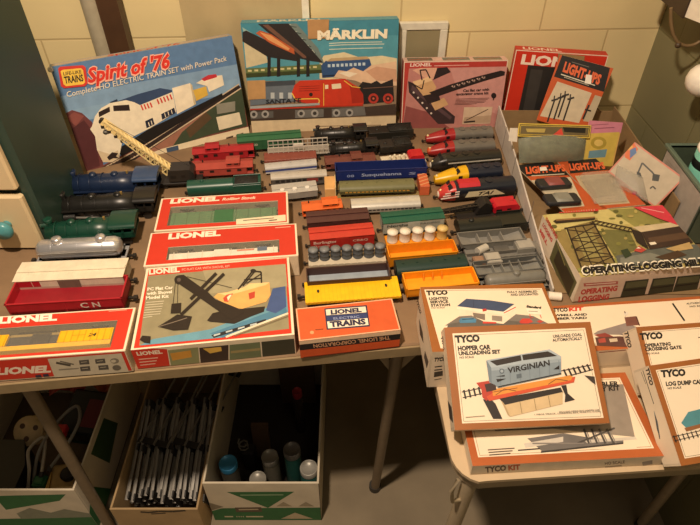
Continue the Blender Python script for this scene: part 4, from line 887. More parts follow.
s = Slab(nl, pl0+nl*.0, [(590, 210), (634, 204), (606, 159), (568.5, 161)], .002, M('#bb552b', .45), M('#c9b79a', .6)); f = s.top.zm(500, 100, 3.5)
f.poly('#1d1917', (236, 205), (378, 200), (384, 244), (246, 258)); f.text('LIGHT-UPS', '#e2683c', (246, 246), (370, 240), (240, 224), .045)
f.poly('#b8a88a', (262, 266), (388, 256), (455, 362), (322, 372)); f.poly('#a19376', (285, 285), (380, 272), (420, 330), (330, 345))
s2 = finish(s, 'accessory_packet', 'orange and black packet with a clear blister, right of the pair in the open carton', 'packet', LUP)
m = MB(); f.zm(500, 100, 3.5); q = [f.uv(p) for p in ((330, 368), (445, 358), (385, 262), (275, 270))]; oo = s.o-s.base
lo = [oo+s.ux*a+s.uy*b+s.n*.003 for a, b in q]; cc = sum(lo, V())/4; hi = [cc+(p-cc)*.86+s.n*.012 for p in lo]; m.loft([lo, hi], film('blister_plastic', '#cfc8b8', .28, .08), True, False); m.build('blister', s2)
def inside(label, px, col, ln):   # grey part lying under the blister
    pass
# green bag with yellow header
nb_, pb_ = lean_plane((518, 168), (586, 163), 25, .01)
A = P(518, 168, .03); bag = tag(empty('bag', A), 'clear bag of grey green ground cover with yellow bordered header in the open carton', 'bag')
cs = [onpl(x, y, A, nb_) for x, y in ((519, 163), (584, 160), (588, 134), (518, 134))]; cs = [p-A for p in cs]
GB = M('#5c6045', .55, 0, .35, 70, .7); m = MB(); rr = random.Random(3)
def bag_pt(u, v, side): p = cs[0].lerp(cs[1], u).lerp(cs[3].lerp(cs[2], u), v); bul = .020*math.sin(math.pi*min(1, max(0, u)))**.5*math.sin(math.pi*(.08+.84*v))**.6; return p+nb_*(side*bul+rr.uniform(-.001, .001)*(0 < u < 1))
N = 12
for side in (1, -1): m.loft([[bag_pt(i/N, j/8, side if 0 < i < N else 0) for i in range(N+1)] for j in range(9)], GB, False, True, False)
m.build('contents', bag)
m = MB()
rr = random.Random(3)
m.loft([[bag_pt(i/N, j/8, 1)+nb_*.0015 for i in range(N+1)] for j in range(9)], film('clear_bag', '#d8d8c8', .16, .05), False, True, False); m.build('clear_film', bag)
hd = Slab(nb_, A+nb_*.010, [(517.5, 136.5), (589, 138), (592, 125.5), (519, 123)], .001, M('#d9bd4e', .5)); f = hd.top.zm(500, 100, 3.5); f.inset('#5e5233', .002, .002, .002, .002); f.inset('#d9bd4e', .004, .004, .004, .004); f.inset('#6d6040', .005, .005, .005, .005)
f.poly('#26241c', (220, 95), (300, 98), (298, 116), (225, 112)); f.poly('#b9a45a', (90, 100), (160, 100), (155, 114), (95, 112)); f.poly('#d34a3a', (185, 122), (215, 98), (222, 124))
hd.mb.v = [v-A for v in hd.mb.v]; hd.mb.build('header_card', bag)
m = MB(); q = [onpl(x, y, A+nb_*.004, nb_)-A for x, y in ((508.5, 141), (517, 142), (518, 128), (510, 128))]; m.add(q, [(0, 1, 2, 3)], '#d8cfc0'); m.build('paper_tag', bag)
# pink and yellow card
ny, py = lean_plane((582, 168), (622, 166), 22, .02)
s = Slab(ny, py, [(581, 163), (612, 168), (624, 121), (588, 122)], .0015, M('#d2a95f', .5)); f = s.top.zm(500, 100, 3.5)
f.poly('#c77f92', (300, 70), (445, 66), (428, 116), (294, 118)); f.poly('#cbb052', (292, 118), (418, 112), (385, 250), (275, 230)); f.ell('#a8923a', 345, 150, 28, 22); f.ell('#d4b866', 345, 150, 16, 12); f.poly('#6a8f9c', (312, 178), (375, 172), (368, 200), (308, 204)); f.line('#8d4f62', 3, (330, 100), (400, 96)); f.line('#8d4f62', 2, (318, 88), (380, 84))
finish(s, 'blister_card', 'pink and yellow hanging card standing right of the green bag in the open carton', 'card')
# orange lamp card leaning on the red box
nl2, pl2 = lean_plane((536, 120), (597, 130), 16, .03)
s = Slab(nl2, pl2, [(531, 119), (592, 134), (607.5, 68.5), (566, 55.5)], .0015, M('#c4582a', .45), M('#d9cbb0', .6)); f = s.top.zm(495, 35, 5)
f.poly('#1c1816', (340, 90), (575, 165), (545, 285), (295, 208)); f.text('LIGHT-UPS', '#e2683c', (338, 180), (520, 248), (352, 134), .045); f.line('#dcd2bd', 5, (330, 196), (500, 252)); f.line('#bfb49d', 3, (345, 210), (470, 252)); f.line('#7b746a', 3, (385, 135), (470, 160))
f.poly('#cdbda0', (312, 232), (484, 290), (420, 440), (225, 405)); f.poly('#b7a88c', (500, 300), (535, 310), (500, 440), (440, 430))
for x, y in ((298, 325), (330, 312), (352, 302), (378, 318)): f.line('#2a2522', 8, (x, y), (x-36, y+110)); f.line('#2a2522', 9, (x-16, y+4), (x+18, y-6)); f.line('#2a2522', 6, (x, y-22), (x-4, y+6))
f.line('#2a2522', 9, (470, 350), (440, 420)); f.line('#2a2522', 8, (450, 372), (480, 380))
finish(s, 'accessory_packet', 'orange and black packet picturing street lamps, leaning on the tall red box', 'packet', LUP)
patch(s, 'price_sticker', s.top.zm(495, 35, 5), M('#efe8da', .6), [(448, 240), (480, 246), (484, 200), (456, 196)])
# upright card at right with small clear bag
A3 = P(617, 196, .03); B3 = P(664, 212, .03); e3 = (B3-A3); e3.z = 0; e3.normalize(); bk = V((-e3.y, e3.x, 0)); tt = math.radians(30); up3 = bk*math.sin(tt)+V((0, 0, 1))*math.cos(tt); n3 = e3.cross(up3)
s = Slab(n3, A3, [(612, 178), (664, 208), (675, 178), (631, 136)], .0015, M('#c47a66', .5), M('#b9a890', .6)); f = s.top.zm(500, 100, 3.5)
f.inset('#b5a78e', .003, .003, .003, .003); f.poly('#d0642c', (445, 160), (468, 148), (484, 172), (455, 212), (436, 200)); f.poly('#4f6fa0', (455, 175), (475, 165), (478, 185), (455, 205)); f.poly('#d9a04a', (448, 165), (462, 156), (466, 166), (450, 178))
f.line('#4a4a46', 6, (498, 220), (535, 255), (545, 270)); f.line('#4a4a46', 6, (498, 220), (480, 262)); f.poly('#33352f', (535, 258), (560, 262), (555, 285), (532, 282)); f.poly('#33352f', (478, 250), (492, 255), (498, 275), (482, 270)); f.line('#3f3d38', 5, (525, 310), (535, 302), (545, 312))
u3 = finish(s, 'blister_card', 'cream card with orange and blue emblem, standing at the right end of the open carton', 'card')
m = MB(); q = [onpl(500+x/3.5, 100+y/3.5, s.o+s.n*.004, s.n)-s.base for x, y in ((395, 300), (520, 360), (500, 270), (410, 225))]; cc = sum(q, V())/4
rings = [q, [cc+(p-cc)*.9+s.n*.016 for p in q], [cc+(p-cc)*.55+s.n*.024 for p in q]]; m.loft(rings, film('blister_bag', '#c9c4b4', .35, .1), True, True); bb = m.build('clear_bag', u3)
m = MB(); p = onpl(500+478/3.5, 100+345/3.5, s.o+s.n*.014, s.n)-s.base; m.ball(p, .007, '#8c2f45', 10); m.ball(p+V((-.006, .004, .010)), .005, '#a8465c', 8); m.ball(p+V((.002, 0, -.010)), .005, '#d8cfc4', 8); m.build('red_figure', u3)
# ---------------------------------------------------------------- flat cartons on the tables
def hz(z): return V((0, 0, 1)), V((0, 0, TZ+z))
def zf(x0, y0, k): return lambda *p: [(x0+a/k, y0+b/k) for a, b in p]
# excavator box
n, p0 = hz(.046)
s = Slab(n, p0, zf(130, 250, 4.118)((10, 415), (674, 346), (657, 30), (62, 75)), .0455, CREAM, M('#e3cfb2', .55))
f = s.top.zm(130, 250, 4.118)
f.inset(RED, .004, .004, .003, .003); f.poly(M('#8f876a', .4), (76, 107), (640, 58), (655, 325), (38, 394)); f.poly(M('#a09778', .4), (300, 85), (640, 58), (648, 150), (330, 180))
f.text('LIONEL', '#f0e0c8', (78, 101), (205, 90), (78, 82), .045); f.text('PC FLAT CAR WITH SHOVEL KIT', '#e2b9a0', (214, 86), (412, 71), (214, 77), .01)
for i, t in enumerate(('PC Flat Car', 'with Shovel', 'Model Kit')): f.text(t, '#efe4cc', (72-3*i, 168+18*i), (178-5*i-8*(i == 2), 160+18*i), (72-3*i, 156+18*i), .035)
for i in range(7): f.line('#d9ceb4', 2.2, (66-2*i, 217+10.5*i), (140-3*i-30*(i == 6), 211+10.5*i))
f.poly('#6598ab', (45, 392), (95, 368), (330, 328), (560, 240), (645, 190), (652, 255), (380, 362), (45, 394)); f.poly('#4b7f9c', (330, 345), (640, 232), (648, 260), (385, 362)); f.poly('#3f5688', (588, 160), (640, 150), (644, 235), (600, 262), (560, 250)); f.poly('#22242a', (335, 352), (560, 285), (560, 297), (345, 364))
for i in range(4): f.poly('#b9c4c4', (345+50*i, 350-14*i), (372+50*i, 343-14*i), (372+50*i, 349-14*i), (345+50*i, 357-14*i))
f.line('#ead9bd', 8, (395, 360), (520, 312), (652, 262)); f.line('#77664e', 4, (430, 356), (652, 274))
BK = M('#241c1a', .4)
f.poly(BK, (318, 292), (340, 262), (380, 252), (556, 234), (552, 256), (500, 275), (430, 306), (330, 297))
f.poly('#e0ab62', (345, 196), (362, 180), (400, 176), (470, 155), (492, 140), (574, 135), (580, 186), (560, 215), (462, 244), (420, 238)); f.poly('#f0c98a', (362, 180), (400, 176), (470, 155), (492, 140), (574, 135), (560, 146), (480, 168), (400, 190)); f.poly('#c24a34', (384, 200), (398, 186), (425, 180), (405, 216), (388, 214)); f.poly('#f3e2bf', (400, 196), (412, 186), (420, 186), (404, 212)); f.poly('#b9402c', (488, 180), (515, 172), (514, 198), (492, 206))
f.line(BK, 6, (445, 165), (505, 88), (540, 92), (542, 138)); f.line(BK, 5, (465, 150), (512, 92)); f.line(BK, 5, (470, 125), (540, 118)); f.line(BK, 4, (480, 140), (540, 100)); f.ell(BK, 508, 88, 12, 8)
f.poly(BK, (185, 124), (200, 106), (222, 104), (252, 126), (320, 174), (352, 205), (440, 240), (470, 258), (420, 290), (360, 250), (300, 208), (208, 146)); f.ell(BK, 202, 125, 19); f.ell('#5d5048', 202, 125, 8)
f.line(BK, 13, (388, 100), (210, 270)); f.line(BK, 13, (356, 98), (250, 205)); f.line(BK, 2, (235, 112), (420, 158)); f.line(BK, 2, (188, 130), (178, 225)); f.line(BK, 2, (198, 132), (196, 220))
f.poly(BK, (172, 224), (212, 220), (210, 262), (168, 264)); f.poly(BK, (116, 318), (165, 288), (195, 268), (256, 276), (240, 330), (180, 334)); f.line('#7c7062', 3, (120, 318), (180, 300), (236, 282)); f.poly(BK, (40, 372), (52, 355), (86, 358), (84, 388), (60, 384))
f = s.front.zm(130, 250, 4.118); f.poly(RED, (0, 400), (152, 408), (168, 500), (0, 520)); f.text('LIONEL', '#f0dcc4', (30, 434), (135, 425), (24, 420), .04)
for i in range(3): f.line('#e8b8a0', 4, (36+3*i, 450+12*i), (115-5*i, 443+12*i))
f.poly('#8b8a60', (156, 412), (280, 400), (286, 466), (170, 480)); f.poly('#c98f3a', (165, 425), (250, 412), (255, 440), (175, 455)); f.poly('#3b2b25', (285, 402), (405, 390), (405, 452), (291, 464)); f.poly('#d9ab4c', (300, 405), (375, 398), (378, 415), (330, 425)); f.poly('#6d7454', (410, 390), (535, 378), (541, 440), (410, 452)); f.poly('#9b8a5c', (415, 415), (536, 402), (537, 412), (415, 425)); f.poly('#3c3a2c', (541, 377), (675, 364), (680, 425), (546, 440))
finish(s, 'kit_box', 'large red kit box picturing a cream and black power shovel, before two window boxes', 'box', BOXES)
# windowed boxes: a real opening with the car inside
def windowed(cs, z, th, win, zoom, name, label, lettering=None, extra=None, carcol='#2f6b3f', fx=None, sidecol=None):
    n, p0 = hz(z); s = Slab(n, p0, cs, th, CREAM, M(sidecol or '#e3cfb2', .55)); s.mb = MB()
    o, ux, uy, w, d = s.o, s.ux, s.uy, s.w, s.d
    for F in ('top', 'front', 'left', 'right', 'back'): getattr(s, F).mb = s.mb
    q = [s.top.zm(*zoom).uv(p) for p in win]; u0 = max(.012, min(q[0][0], q[3][0])); u1 = min(w-.012, max(q[1][0], q[2][0])); v0 = max(.008, min(q[0][1], q[1][1])); v1 = min(d-.008, max(q[2][1], q[3][1]))
    A = lambda a, b, c=0: o+ux*a+uy*b+n*c
    E = .0035
    def quad(mat, *p): s.mb.add(list(p), [(0, 1, 2, 3)], mat)
    # red top with cream edges around the opening
    for a0, a1, b0, b1 in ((0, w, 0, v0), (0, w, v1, d), (0, u0, v0, v1), (u1, w, v0, v1)):
        s.mb.obox(A(a0, b0, -.0015), ux, uy, n, a1-a0, b1-b0, .0015, CREAM)
        c0, c1, e0, e1 = max(a0, E), min(a1, w-E), max(b0, E*.8), min(b1, d-E*.8)
        quad(RED, A(c0, e0, .0002), A(c1, e0, .0002), A(c1, e1, .0002), A(c0, e1, .0002))
    SD = s.sm
    s.mb.obox(A(0, 0, -th), ux, uy, n, w, d, .0015, SD)
    for a0, a1, b0, b1 in ((0, w, 0, .0015), (0, w, d-.0015, d), (0, .0015, 0, d), (w-.0015, w, 0, d)): s.mb.obox(A(a0, b0, -th), ux, uy, n, a1-a0, b1-b0, th-.0015, SD)
    IN = M('#857b62', .7); dp = min(th-.004, .034)
    for p, qd in (((u0, v0), (u1, v0)), ((u1, v0), (u1, v1)), ((u1, v1), (u0, v1)), ((u0, v1), (u0, v0))): quad(IN, A(*p, -dp), A(*qd, -dp), A(*qd, -.0015), A(*p, -.0015))
    quad(IN, A(u0, v0, -dp), A(u1, v0, -dp), A(u1, v1, -dp), A(u0, v1, -dp))
    f = s.top; f.zm(*zoom)
    if lettering: f.text(*lettering)
    if extra: extra(f)
    if fx: s.front.zm(*zoom); fx(s.front)
    ob = finish(s, name, label, 'box', BOXES, bevel=.0005); o = s.o
    m = MB(); b_ = s.base; m.add([A(u0-.002, v0-.002, -.0017)-b_, A(u1+.002, v0-.002, -.0017)-b_, A(u1+.002, v1+.002, -.0017)-b_, A(u0-.002, v1+.002, -.0017)-b_], [(0, 1, 2, 3)], film('cellophane', '#d8d2c0', .14, .15)); m.build('window', ob)
    return s, A, (u0, u1, v0, v1), dp
def inner_car(A, s, win, dp, name, label, fn):
    u0, u1, v0, v1 = win; L = (u1-u0)*.97
    r = tag(empty(name, A((u0+u1)/2, v1-.001, -dp+.0165)), label, 'train car', 'train cars inside the window boxes')
    R3 = Matrix((-s.ux, -s.n, -s.uy)).transposed(); r.rotation_euler = R3.to_euler(); fn(r, L, v1-v0); return r
Zg = zf(130, 180, 3.889)
s, A_, wn, dp = windowed(Zg((100, 200), (621, 165), (609, 45), (115, 72)), .050, .0495, [(150, 178), (378, 150), (575, 80), (158, 108)], (130, 180, 3.889), 'train_box', 'red window box with a green train car inside, behind the white car box',
    ('LIONEL', '#f3e4cc', (155, 92), (347, 80), (160, 76), .05), lambda f: (f.text('Rolling Stock', '#f0d8bc', (358, 80), (490, 73), (360, 70), .03, .2), f.poly(M('#e9d9b8', .5), (413, 153), (605, 135), (606, 160), (413, 174)), f.line('#5f4e3c', 3, (440, 158), (560, 148)), f.line('#3d3128', 4, (540, 158), (572, 155))))
def gcar(r, L, D):
    under(r, L, .036, frame=True, tx=.36); H = D*.92; m = MB(); m.box(-L/2, L/2, -.015, .015, .0155, H, '#3f7048')
    for i in range(9): x = -L*.46+L*.92*i/8; m.box(x-.001, x+.001, -.0158, .0158, .0155, H, '#376842')
    m.build('body', r, .001); d = MB(); d.box(-L*.09, L*.09, -.0165, -.0152, .016, H-.001, '#3a6c46'); d.build('door', r)
inner_car(A_, s, wn, dp, 'boxcar', 'green train car seen through the cellophane of the rearmost window box', gcar)
s, A_, wn, dp = windowed(Zg((52, 338), (656, 291), (646, 170), (80, 205)), .050, .0495, [(140, 312), (557, 282), (580, 232), (150, 268)], (130, 180, 3.889), 'train_box', 'red window box with a white train car inside, behind the power shovel box',
    ('LIONEL', '#f3e4cc', (148, 230), (352, 216), (152, 210), .05), lambda f: f.line('#e2a890', 3, (565, 186), (625, 182)))
def wcar(r, L, D):
    under(r, L, .036, frame=True, tx=.36); H = D*.95; m = MB(); m.box(-L/2, L/2, -.015, .015, .0145, H, M('#e9e2d2', .45)); 
    for i in range(8): x = -L*.46+L*.92*i/7; m.box(x-.0007, x+.0007, -.0155, .0155, .011, H, M('#dcd4c2', .45))
    m.box(-L*.40, -L*.31, -.0163, -.0150, .013, H*.72, '#5f6d80'); m.box(-L*.28, -L*.12, -.0160, -.0150, H*.5, H*.62, '#c77a60'); m.box(-L/2-.001, L/2+.001, -.016, .016, H-.001, H+.0005, '#c9c0ae'); m.build('body', r, .001)
    d = MB(); d.box(-L*.05, L*.09, -.0163, -.0152, .013, H-.002, M('#ddd5c4', .5)); d.build('door', r)
inner_car(A_, s, wn, dp, 'boxcar', 'white train car seen through the cellophane of the middle window box', wcar)
Zy = zf(0, 300, 4.667)
def fy(f):
    f.inset(RED, .002, .002, .003, .002); f.text('LIONEL', '#f0dcc8', (-16, 348), (238, 335), (-14, 318), .05)
    f.poly('#c9bca4', (222, 274), (566, 248), (602, 334), (256, 362))
    f.line('#4d463c', 10, (262, 292), (330, 305)); f.line('#6a6256', 6, (280, 285), (345, 300)); f.line('#8d8474', 6, (275, 325), (368, 318))
    for i, (x, y) in enumerate(((390, 290), (465, 285), (395, 320), (480, 314))): f.poly('#56504a', (x-22, y-9), (x+24, y-13), (x+28, y+8), (x-18, y+11)); f.line('#c9bca4', 2, (x-12, y), (x+16, y-3))
    f.ell('#857b6c', 535, 282, 20, 12); f.ell('#c9bca4', 530, 284, 12, 7); f.ell('#6d6458', 545, 314, 20, 12); f.poly('#2c2a44', (165, 350), (190, 346), (195, 358), (168, 360)); f.poly('#2c2a44', (200, 345), (225, 342), (230, 354), (204, 356))
s, A_, wn, dp = windowed(Zy((-330, 302), (592, 233), (626, 36), (-250, 92)), .052, .0515, [(-240, 284), (514, 226), (540, 96), (-200, 146)], (0, 300, 4.667), 'train_box', 'red window box with a yellow train car inside, at left front of the table',
    ('LIONEL', '#f6ead8', (-8, 110), (266, 94), (-2, 80), .05), lambda f: f.line('#e2a890', 3, (508, 53), (592, 46)), fx=fy)
def ycar(r, L, D):
    under(r, L, .034, tx=.40); H = D*.80; YE = M('#e8b21a', .45); m = MB(); m.box(-L/2, L/2, -.0155, .0155, H*.80, H, YE); m.build('deck', r, .0006)
    m = MB(); m.box(-L*.5, -L*.16, -.016, .016, .012, H*.80, YE)
    for i in range(9): x = -L*.49+L*.33*i/8; m.box(x-.0006, x+.0006, -.0165, .0165, .012, H*.8, '#d09c14')
    f = Face(m, (-L*.16, -.016, H*.78), (-1, 0, 0), (0, 0, -1), L*.34, H*.78-.014); f.z = 'f'; f.text('24', '#3a2e1a', (.55, .35), (.70, .35), (.55, .65), .04, .2); f.line('#6d551f', .02, (.25, .55), (.50, .55)); m.build('end_house', r)
    m = MB(); m.box(L*.17, L*.5, -.016, .016, .012, H*.80, YE)
    for i in range(9): x = L*.18+L*.31*i/8; m.box(x-.0006, x+.0006, -.0165, .0165, .012, H*.8, '#d09c14')
    m.build('end_house', r); m = MB(); m.box(-L*.155, L*.165, -.013, .013, .016, H*.78, '#3b3a3a'); m.box(-L*.10, L*.02, -.0145, .0145, H*.3, H*.8, '#2b2b2e'); m.box(-L*.15, L*.16, -.0135, .0135, .012, .0165, '#8f7a4a'); m.build('machinery', r)
inner_car(A_, s, wn, dp, 'rail_car', 'yellow and dark train car seen through the window of the front left box', ycar)
# orange cardboard box
n, p0 = hz(.042)
s = Slab(n, p0, zf(180, 260, 2.917)((350, 236), (641, 204), (621, 112), (335, 143)), .0415, M('#cf5a2a', .55, 0, .10, 30), M('#d2602f', .6))
f = s.top.zm(180, 260, 2.917); f.inset('#e6b08c', .0, .0, .0, .0); f.inset(M('#d1592a', .55, 0, .12, 35), .0022, .0022, .002, .002)
f.poly('#232746', (421, 142), (545, 132), (554, 194), (428, 204)); f.poly('#ecdfcb', (425, 145), (541, 136), (544, 153), (427, 162)); f.poly('#2b3a6c', (427, 164), (545, 155), (547, 169), (429, 178)); f.poly('#ecdfcb', (429, 180), (547, 170), (550, 190), (432, 200))
f.text('LIONEL', '#232746', (440, 159), (530, 151.5), (439, 147), .05); f.text('ELECTRIC', '#8d98bb', (448, 174.5), (524, 168.5), (447, 168), .02); f.text('TRAINS', '#232746', (438, 196), (543, 187), (436, 181), .05); f.line('#8d3b1e', 3, (395, 204), (418, 202)); f.ell('#e2a070', 385, 212, 6, 5)
f = s.front.zm(180, 260, 2.917); f.inset('#e9c9a8', 0, 0, 0, 0); f.poly('#cf5527', (345, 262), (650, 228), (650, 270), (345, 300)); f.poly('#1f1a1c', (345, 247), (650, 214), (650, 230), (345, 264)); f.text('THE LIONEL CORPORATION', '#d8a27c', (612, 221), (388, 246), (613, 231), .02); f.line('#7c2d18', 3, (360, 284), (640, 252))
s.right.inset('#b54d26', .001, .001, .001, .001)
ob = finish(s, 'train_box', 'orange cardboard box with blue and white label, at the right end of the front row', 'box', BOXES)
# logging mill box
n, p0 = hz(.063); Zm = zf(540, 190, 4.375)
s = Slab(n, p0, Zm((168, 395), (738, 316), (540, 72), (25, 100)), .0595, M('#b7a765', .45, 0, .25, 25), M('#e0cfb4', .55))
f = s.top.zm(540, 190, 4.375)
f.poly('#c5b876', (25, 100), (540, 72), (560, 110), (380, 150), (60, 200)); f.poly('#8f8a4c', (300, 85), (540, 76), (600, 160), (420, 165)); f.poly('#8d7b49', (60, 180), (110, 170), (180, 340), (160, 390)); f.poly('#6c6a3c', (250, 170), (390, 180), (430, 260), (330, 300))
rr = random.Random(5)
for i in range(60): x = rr.uniform(60, 600); y = rr.uniform(82, 280); f.ell(rr.choice(['#7d7a3e', '#b8a862', '#5d5c30', '#a08f52']), x, y, rr.uniform(5, 16), rr.uniform(3, 9), 7)
f.poly('#5d6059', (330, 292), (480, 260), (690, 240), (740, 316), (340, 340)); f.poly('#7c7d72', (350, 300), (480, 278), (560, 300), (350, 330)); f.poly('#8b8a4a', (150, 352), (330, 300), (345, 340), (180, 365)); f.poly('#c2b47a', (160, 350), (740, 290), (740, 312), (160, 372)) if False else None
BR = M('#2b1f15', .5)
f.poly('#7d6c40', (115, 168), (228, 140), (325, 322), (180, 345)); f.poly('#8f8450', (150, 200), (225, 180), (280, 290), (200, 310))
f.poly(BR, (56, 140), (70, 132), (240, 124), (238, 134), (70, 150)); f.poly('#8b6a40', (70, 132), (240, 120), (240, 126), (70, 139))
f.line(BR, 7, (115, 168), (180, 345)); f.line(BR, 7, (228, 140), (325, 322)); f.line(BR, 5, (150, 165), (230, 345)); f.line(BR, 5, (185, 160), (285, 335)); f.line(BR, 6, (105, 172), (240, 152))
for i in range(4): a0, b0, a1, b1 = 118+17*i, 178+45*i, 245+24*i, 160+45*i; f.line(BR, 4, (a0, b0), (a1+14, b1+36)); f.line(BR, 4, (a0+15, b0+42), (a1, b1)); f.line(BR, 4, (a0+15, b0+42), (a1+20, b1+42))
f.line(BR, 4, (215, 148), (400, 188)); f.line(BR, 4, (240, 138), (402, 172))
for i in range(9): f.line(BR, 3.5, (222+20*i, 150+4.4*i), (246+18*i, 139+4*i))
f.poly('#c9b794', (400, 168), (585, 145), (606, 164), (440, 190)); f.poly('#2c211b', (394, 174), (440, 190), (474, 266), (420, 232)); f.poly('#3c2b22', (440, 190), (606, 164), (668, 236), (478, 266)); f.poly('#57402f', (470, 215), (630, 190), (650, 215), (480, 242)); f.poly('#e6dcc8', (474, 236), (500, 232), (508, 242), (482, 247)); f.poly('#b99c68', (548, 262), (650, 234), (668, 262), (590, 275)); f.poly('#4a3626', (500, 300), (600, 270), (640, 290), (560, 315))
f.poly('#b5443a', (408, 272), (430, 250), (462, 268), (440, 280)); f.poly('#e6dcc8', (418, 262), (428, 255), (440, 262)); f.poly('#2c3a24', (350, 270), (380, 262), (400, 290), (370, 305))
f.poly('#cf3b4a', (404, 80), (540, 72), (600, 160), (510, 128)); f.line('#e8a0a0', 3, (440, 84), (540, 105)); f.poly('#c23a34', (78, 92), (252, 84), (254, 98), (82, 107)); 
for i in range(14): f.line('#e2c8a0', 2, (90+11*i, 92-.5*i), (92+11*i, 104-.5*i))
f.text('OPERATING-LOGGING MILL', '#e9e0cc', (180, 379), (722, 338), (175, 343), .07); f.text('OPERATING-LOGGING MILL', '#151312', (184, 374), (718, 335), (181, 347), .065)
f.line('#e9e0cc', 6, (200, 385), (300, 378)); f.line('#e9e0cc', 5, (320, 376), (520, 360)); f.line('#3a342c', 3, (205, 385), (290, 379))
f = s.front.zm(540, 190, 4.375); f.inset('#dcc3b0', .001, .001, .001, .001); f.poly('#b8615a', (190, 408), (342, 398), (340, 412), (192, 422)); f.line('#e6cfc0', 4, (200, 414), (332, 405)); f.text('OPERATING', '#c4463f', (176, 457), (336, 439), (180, 436), .05); f.text('LOGGING', '#c4463f', (166, 489), (300, 476), (170, 467), .05); f.text('MILL', '#c4463f', (162, 512), (220, 506), (164, 497), .05)
for x in (0, 120, 228): f.poly('#3a3a2a', (374+x, 398-x*.09), (476+x, 388-x*.09), (458+x, 456-x*.09), (350+x, 470-x*.09)); f.poly('#5f5f44', (380+x, 404-x*.09), (470+x, 395-x*.09), (464+x, 420-x*.09), (372+x, 430-x*.09)); f.line('#241d17', 5, (365+x, 440-x*.09), (462+x, 428-x*.09))
f.poly('#3b2d22', (330, 495), (660, 452), (650, 470), (320, 512))
f = s.left.zm(540, 190, 4.375); f.inset('#dfd0ba', .001, .001, .001, .001); f.poly('#5c5a38', (72, 215), (162, 405), (124, 490), (42, 300)); f.poly('#3a3020', (80, 260), (150, 400), (125, 460), (60, 310)); f.line('#8d8550', 4, (75, 230), (110, 330))
for i, t in enumerate(('OPERATING', 'LOGGING', 'MILL')): f.text(t, '#c94a44', (24-13*i, 128+26*i), (72-13*i-(8*i), 215+26*i-12*i), (30-13*i, 116+26*i), .05)
finish(s, 'kit_box', 'big logging mill kit box with a trestle picture, inside the open carton', 'box', BOXES)
# ---- orange-brown bordered kit boxes
OB = M('#965a28', .5, 0, .08, 30); OB2 = M('#ab5a2b', .5, 0, .08, 30); CP = M('#e8d6bc', .5, 0, .03, 30); INK = M('#1c1816', .5)
SID = M('#d9c8ae', .55)
# long kit box at the back
Zk = zf(560, 290, 5)
n, p0 = hz(.045)
s = Slab(n, p0, Zk((-196, 325), (1064, 238), (984, 14), (-231, 102)), .0445, OB2, SID)
f = s.top.zm(560, 290, 5); f.inset(CP, .006, .006, .010, .006)
f.text('TYCO', INK, (-34, 110), (40, 107), (-36, 92), .05); f.text('KIT', '#c9412a', (44, 107), (118, 102), (43, 89), .05); f.text('SAWMILL AND', INK, (-60, 134), (136, 128), (-61, 123), .04); f.text('LUMBER YARD', INK, (-62, 151), (136, 145), (-63, 140), .04)
f.poly('#8d817c', (165, 222), (190, 205), (330, 165), (420, 200), (430, 250), (300, 225)); f.poly('#8a3d35', (170, 225), (225, 215), (270, 235), (200, 240)); f.poly('#5b3a33', (175, 238), (300, 232), (430, 250), (430, 290), (185, 280)); f.poly('#a5473c', (190, 246), (225, 240), (230, 262), (195, 266)); f.poly('#cbb79c', (245, 245), (285, 242), (288, 258), (250, 262))
f.poly('#774b40', (322, 138), (376, 132), (394, 176), (332, 182)); f.poly('#55342d', (376, 132), (384, 134), (400, 178), (394, 180)); f.ell('#ddd2c4', 330, 120, 12, 10); f.line('#b9ab9a', 2, (330, 130), (320, 140)); f.line('#55342d', 5, (322, 108), (326, 118))
f.line(INK, 8, (562, 68), (622, 155)); f.text('AUTHENTIC DETAILED', INK, (632, 74), (800, 62), (630, 66), .02); f.text('HO SCALE', INK, (648, 88), (740, 82), (647, 80), .02)
f = s.front.zm(560, 290, 5); f.inset(CP, 0, 0, .006, .001); f.line('#8d3d28', 4, (195, 312), (330, 300))
finish(s, 'kit_box', 'long cream kit box picturing a red roofed mill, behind the crossing gate kit', 'box', BOXES)
# service station
n, p0 = hz(.085); Zs = zf(405, 275, 4.375)
s = Slab(n, p0, Zs((138, 346), (716, 308), (606, 45), (50, 46)), .0845, OB, SID)
f = s.top.zm(405, 275, 4.375); f.poly(CP, (84, 64), (598, 58), (695, 290), (156, 322)); f.poly('#8d6a4a', (92, 68), (592, 63), (592, 64.5), (92, 70))
f.text('TYCO', INK, (94, 89), (188, 85), (92, 71), .06)
for i, (t, w) in enumerate((('LIGHTED', 84), ('SERVICE', 80), ('STATION', 84))): f.text(t, INK, (106+4*i, 110+14.5*i), (106+4*i+w, 107+14.5*i), (104+4*i, 99+14.5*i), .045)
f.text('HO SCALE', INK, (116, 148), (174, 146), (115, 142), .02); f.text('FULLY ASSEMBLED', INK, (448, 80), (580, 77), (446, 71), .03); f.text('AND DECORATED', INK, (462, 92), (584, 89), (460, 83), .03)
f.poly('#77706a', (175, 222), (240, 180), (480, 172), (560, 180), (650, 225)); f.poly('#5f5a55', (190, 215), (350, 190), (640, 218), (640, 240), (180, 240))
f.poly('#e3d4bd', (232, 150), (430, 172), (486, 148), (488, 170), (430, 215), (345, 205), (290, 178), (240, 182)); f.poly('#7d6f64', (296, 166), (350, 172), (350, 200), (300, 184)); f.poly('#8c7f74', (380, 178), (425, 182), (425, 205), (380, 200))
f.poly('#3c4a69', (227, 138), (268, 105), (370, 112), (478, 128), (430, 162)); f.poly('#eadfc9', (227, 138), (430, 162), (480, 132), (484, 148), (430, 176), (228, 150)); f.line('#c23c30', 4, (432, 168), (484, 142)); f.line('#2a344c', 2, (300, 112), (300, 146)); f.poly('#b23a30', (338, 150), (354, 148), (358, 158), (340, 162))
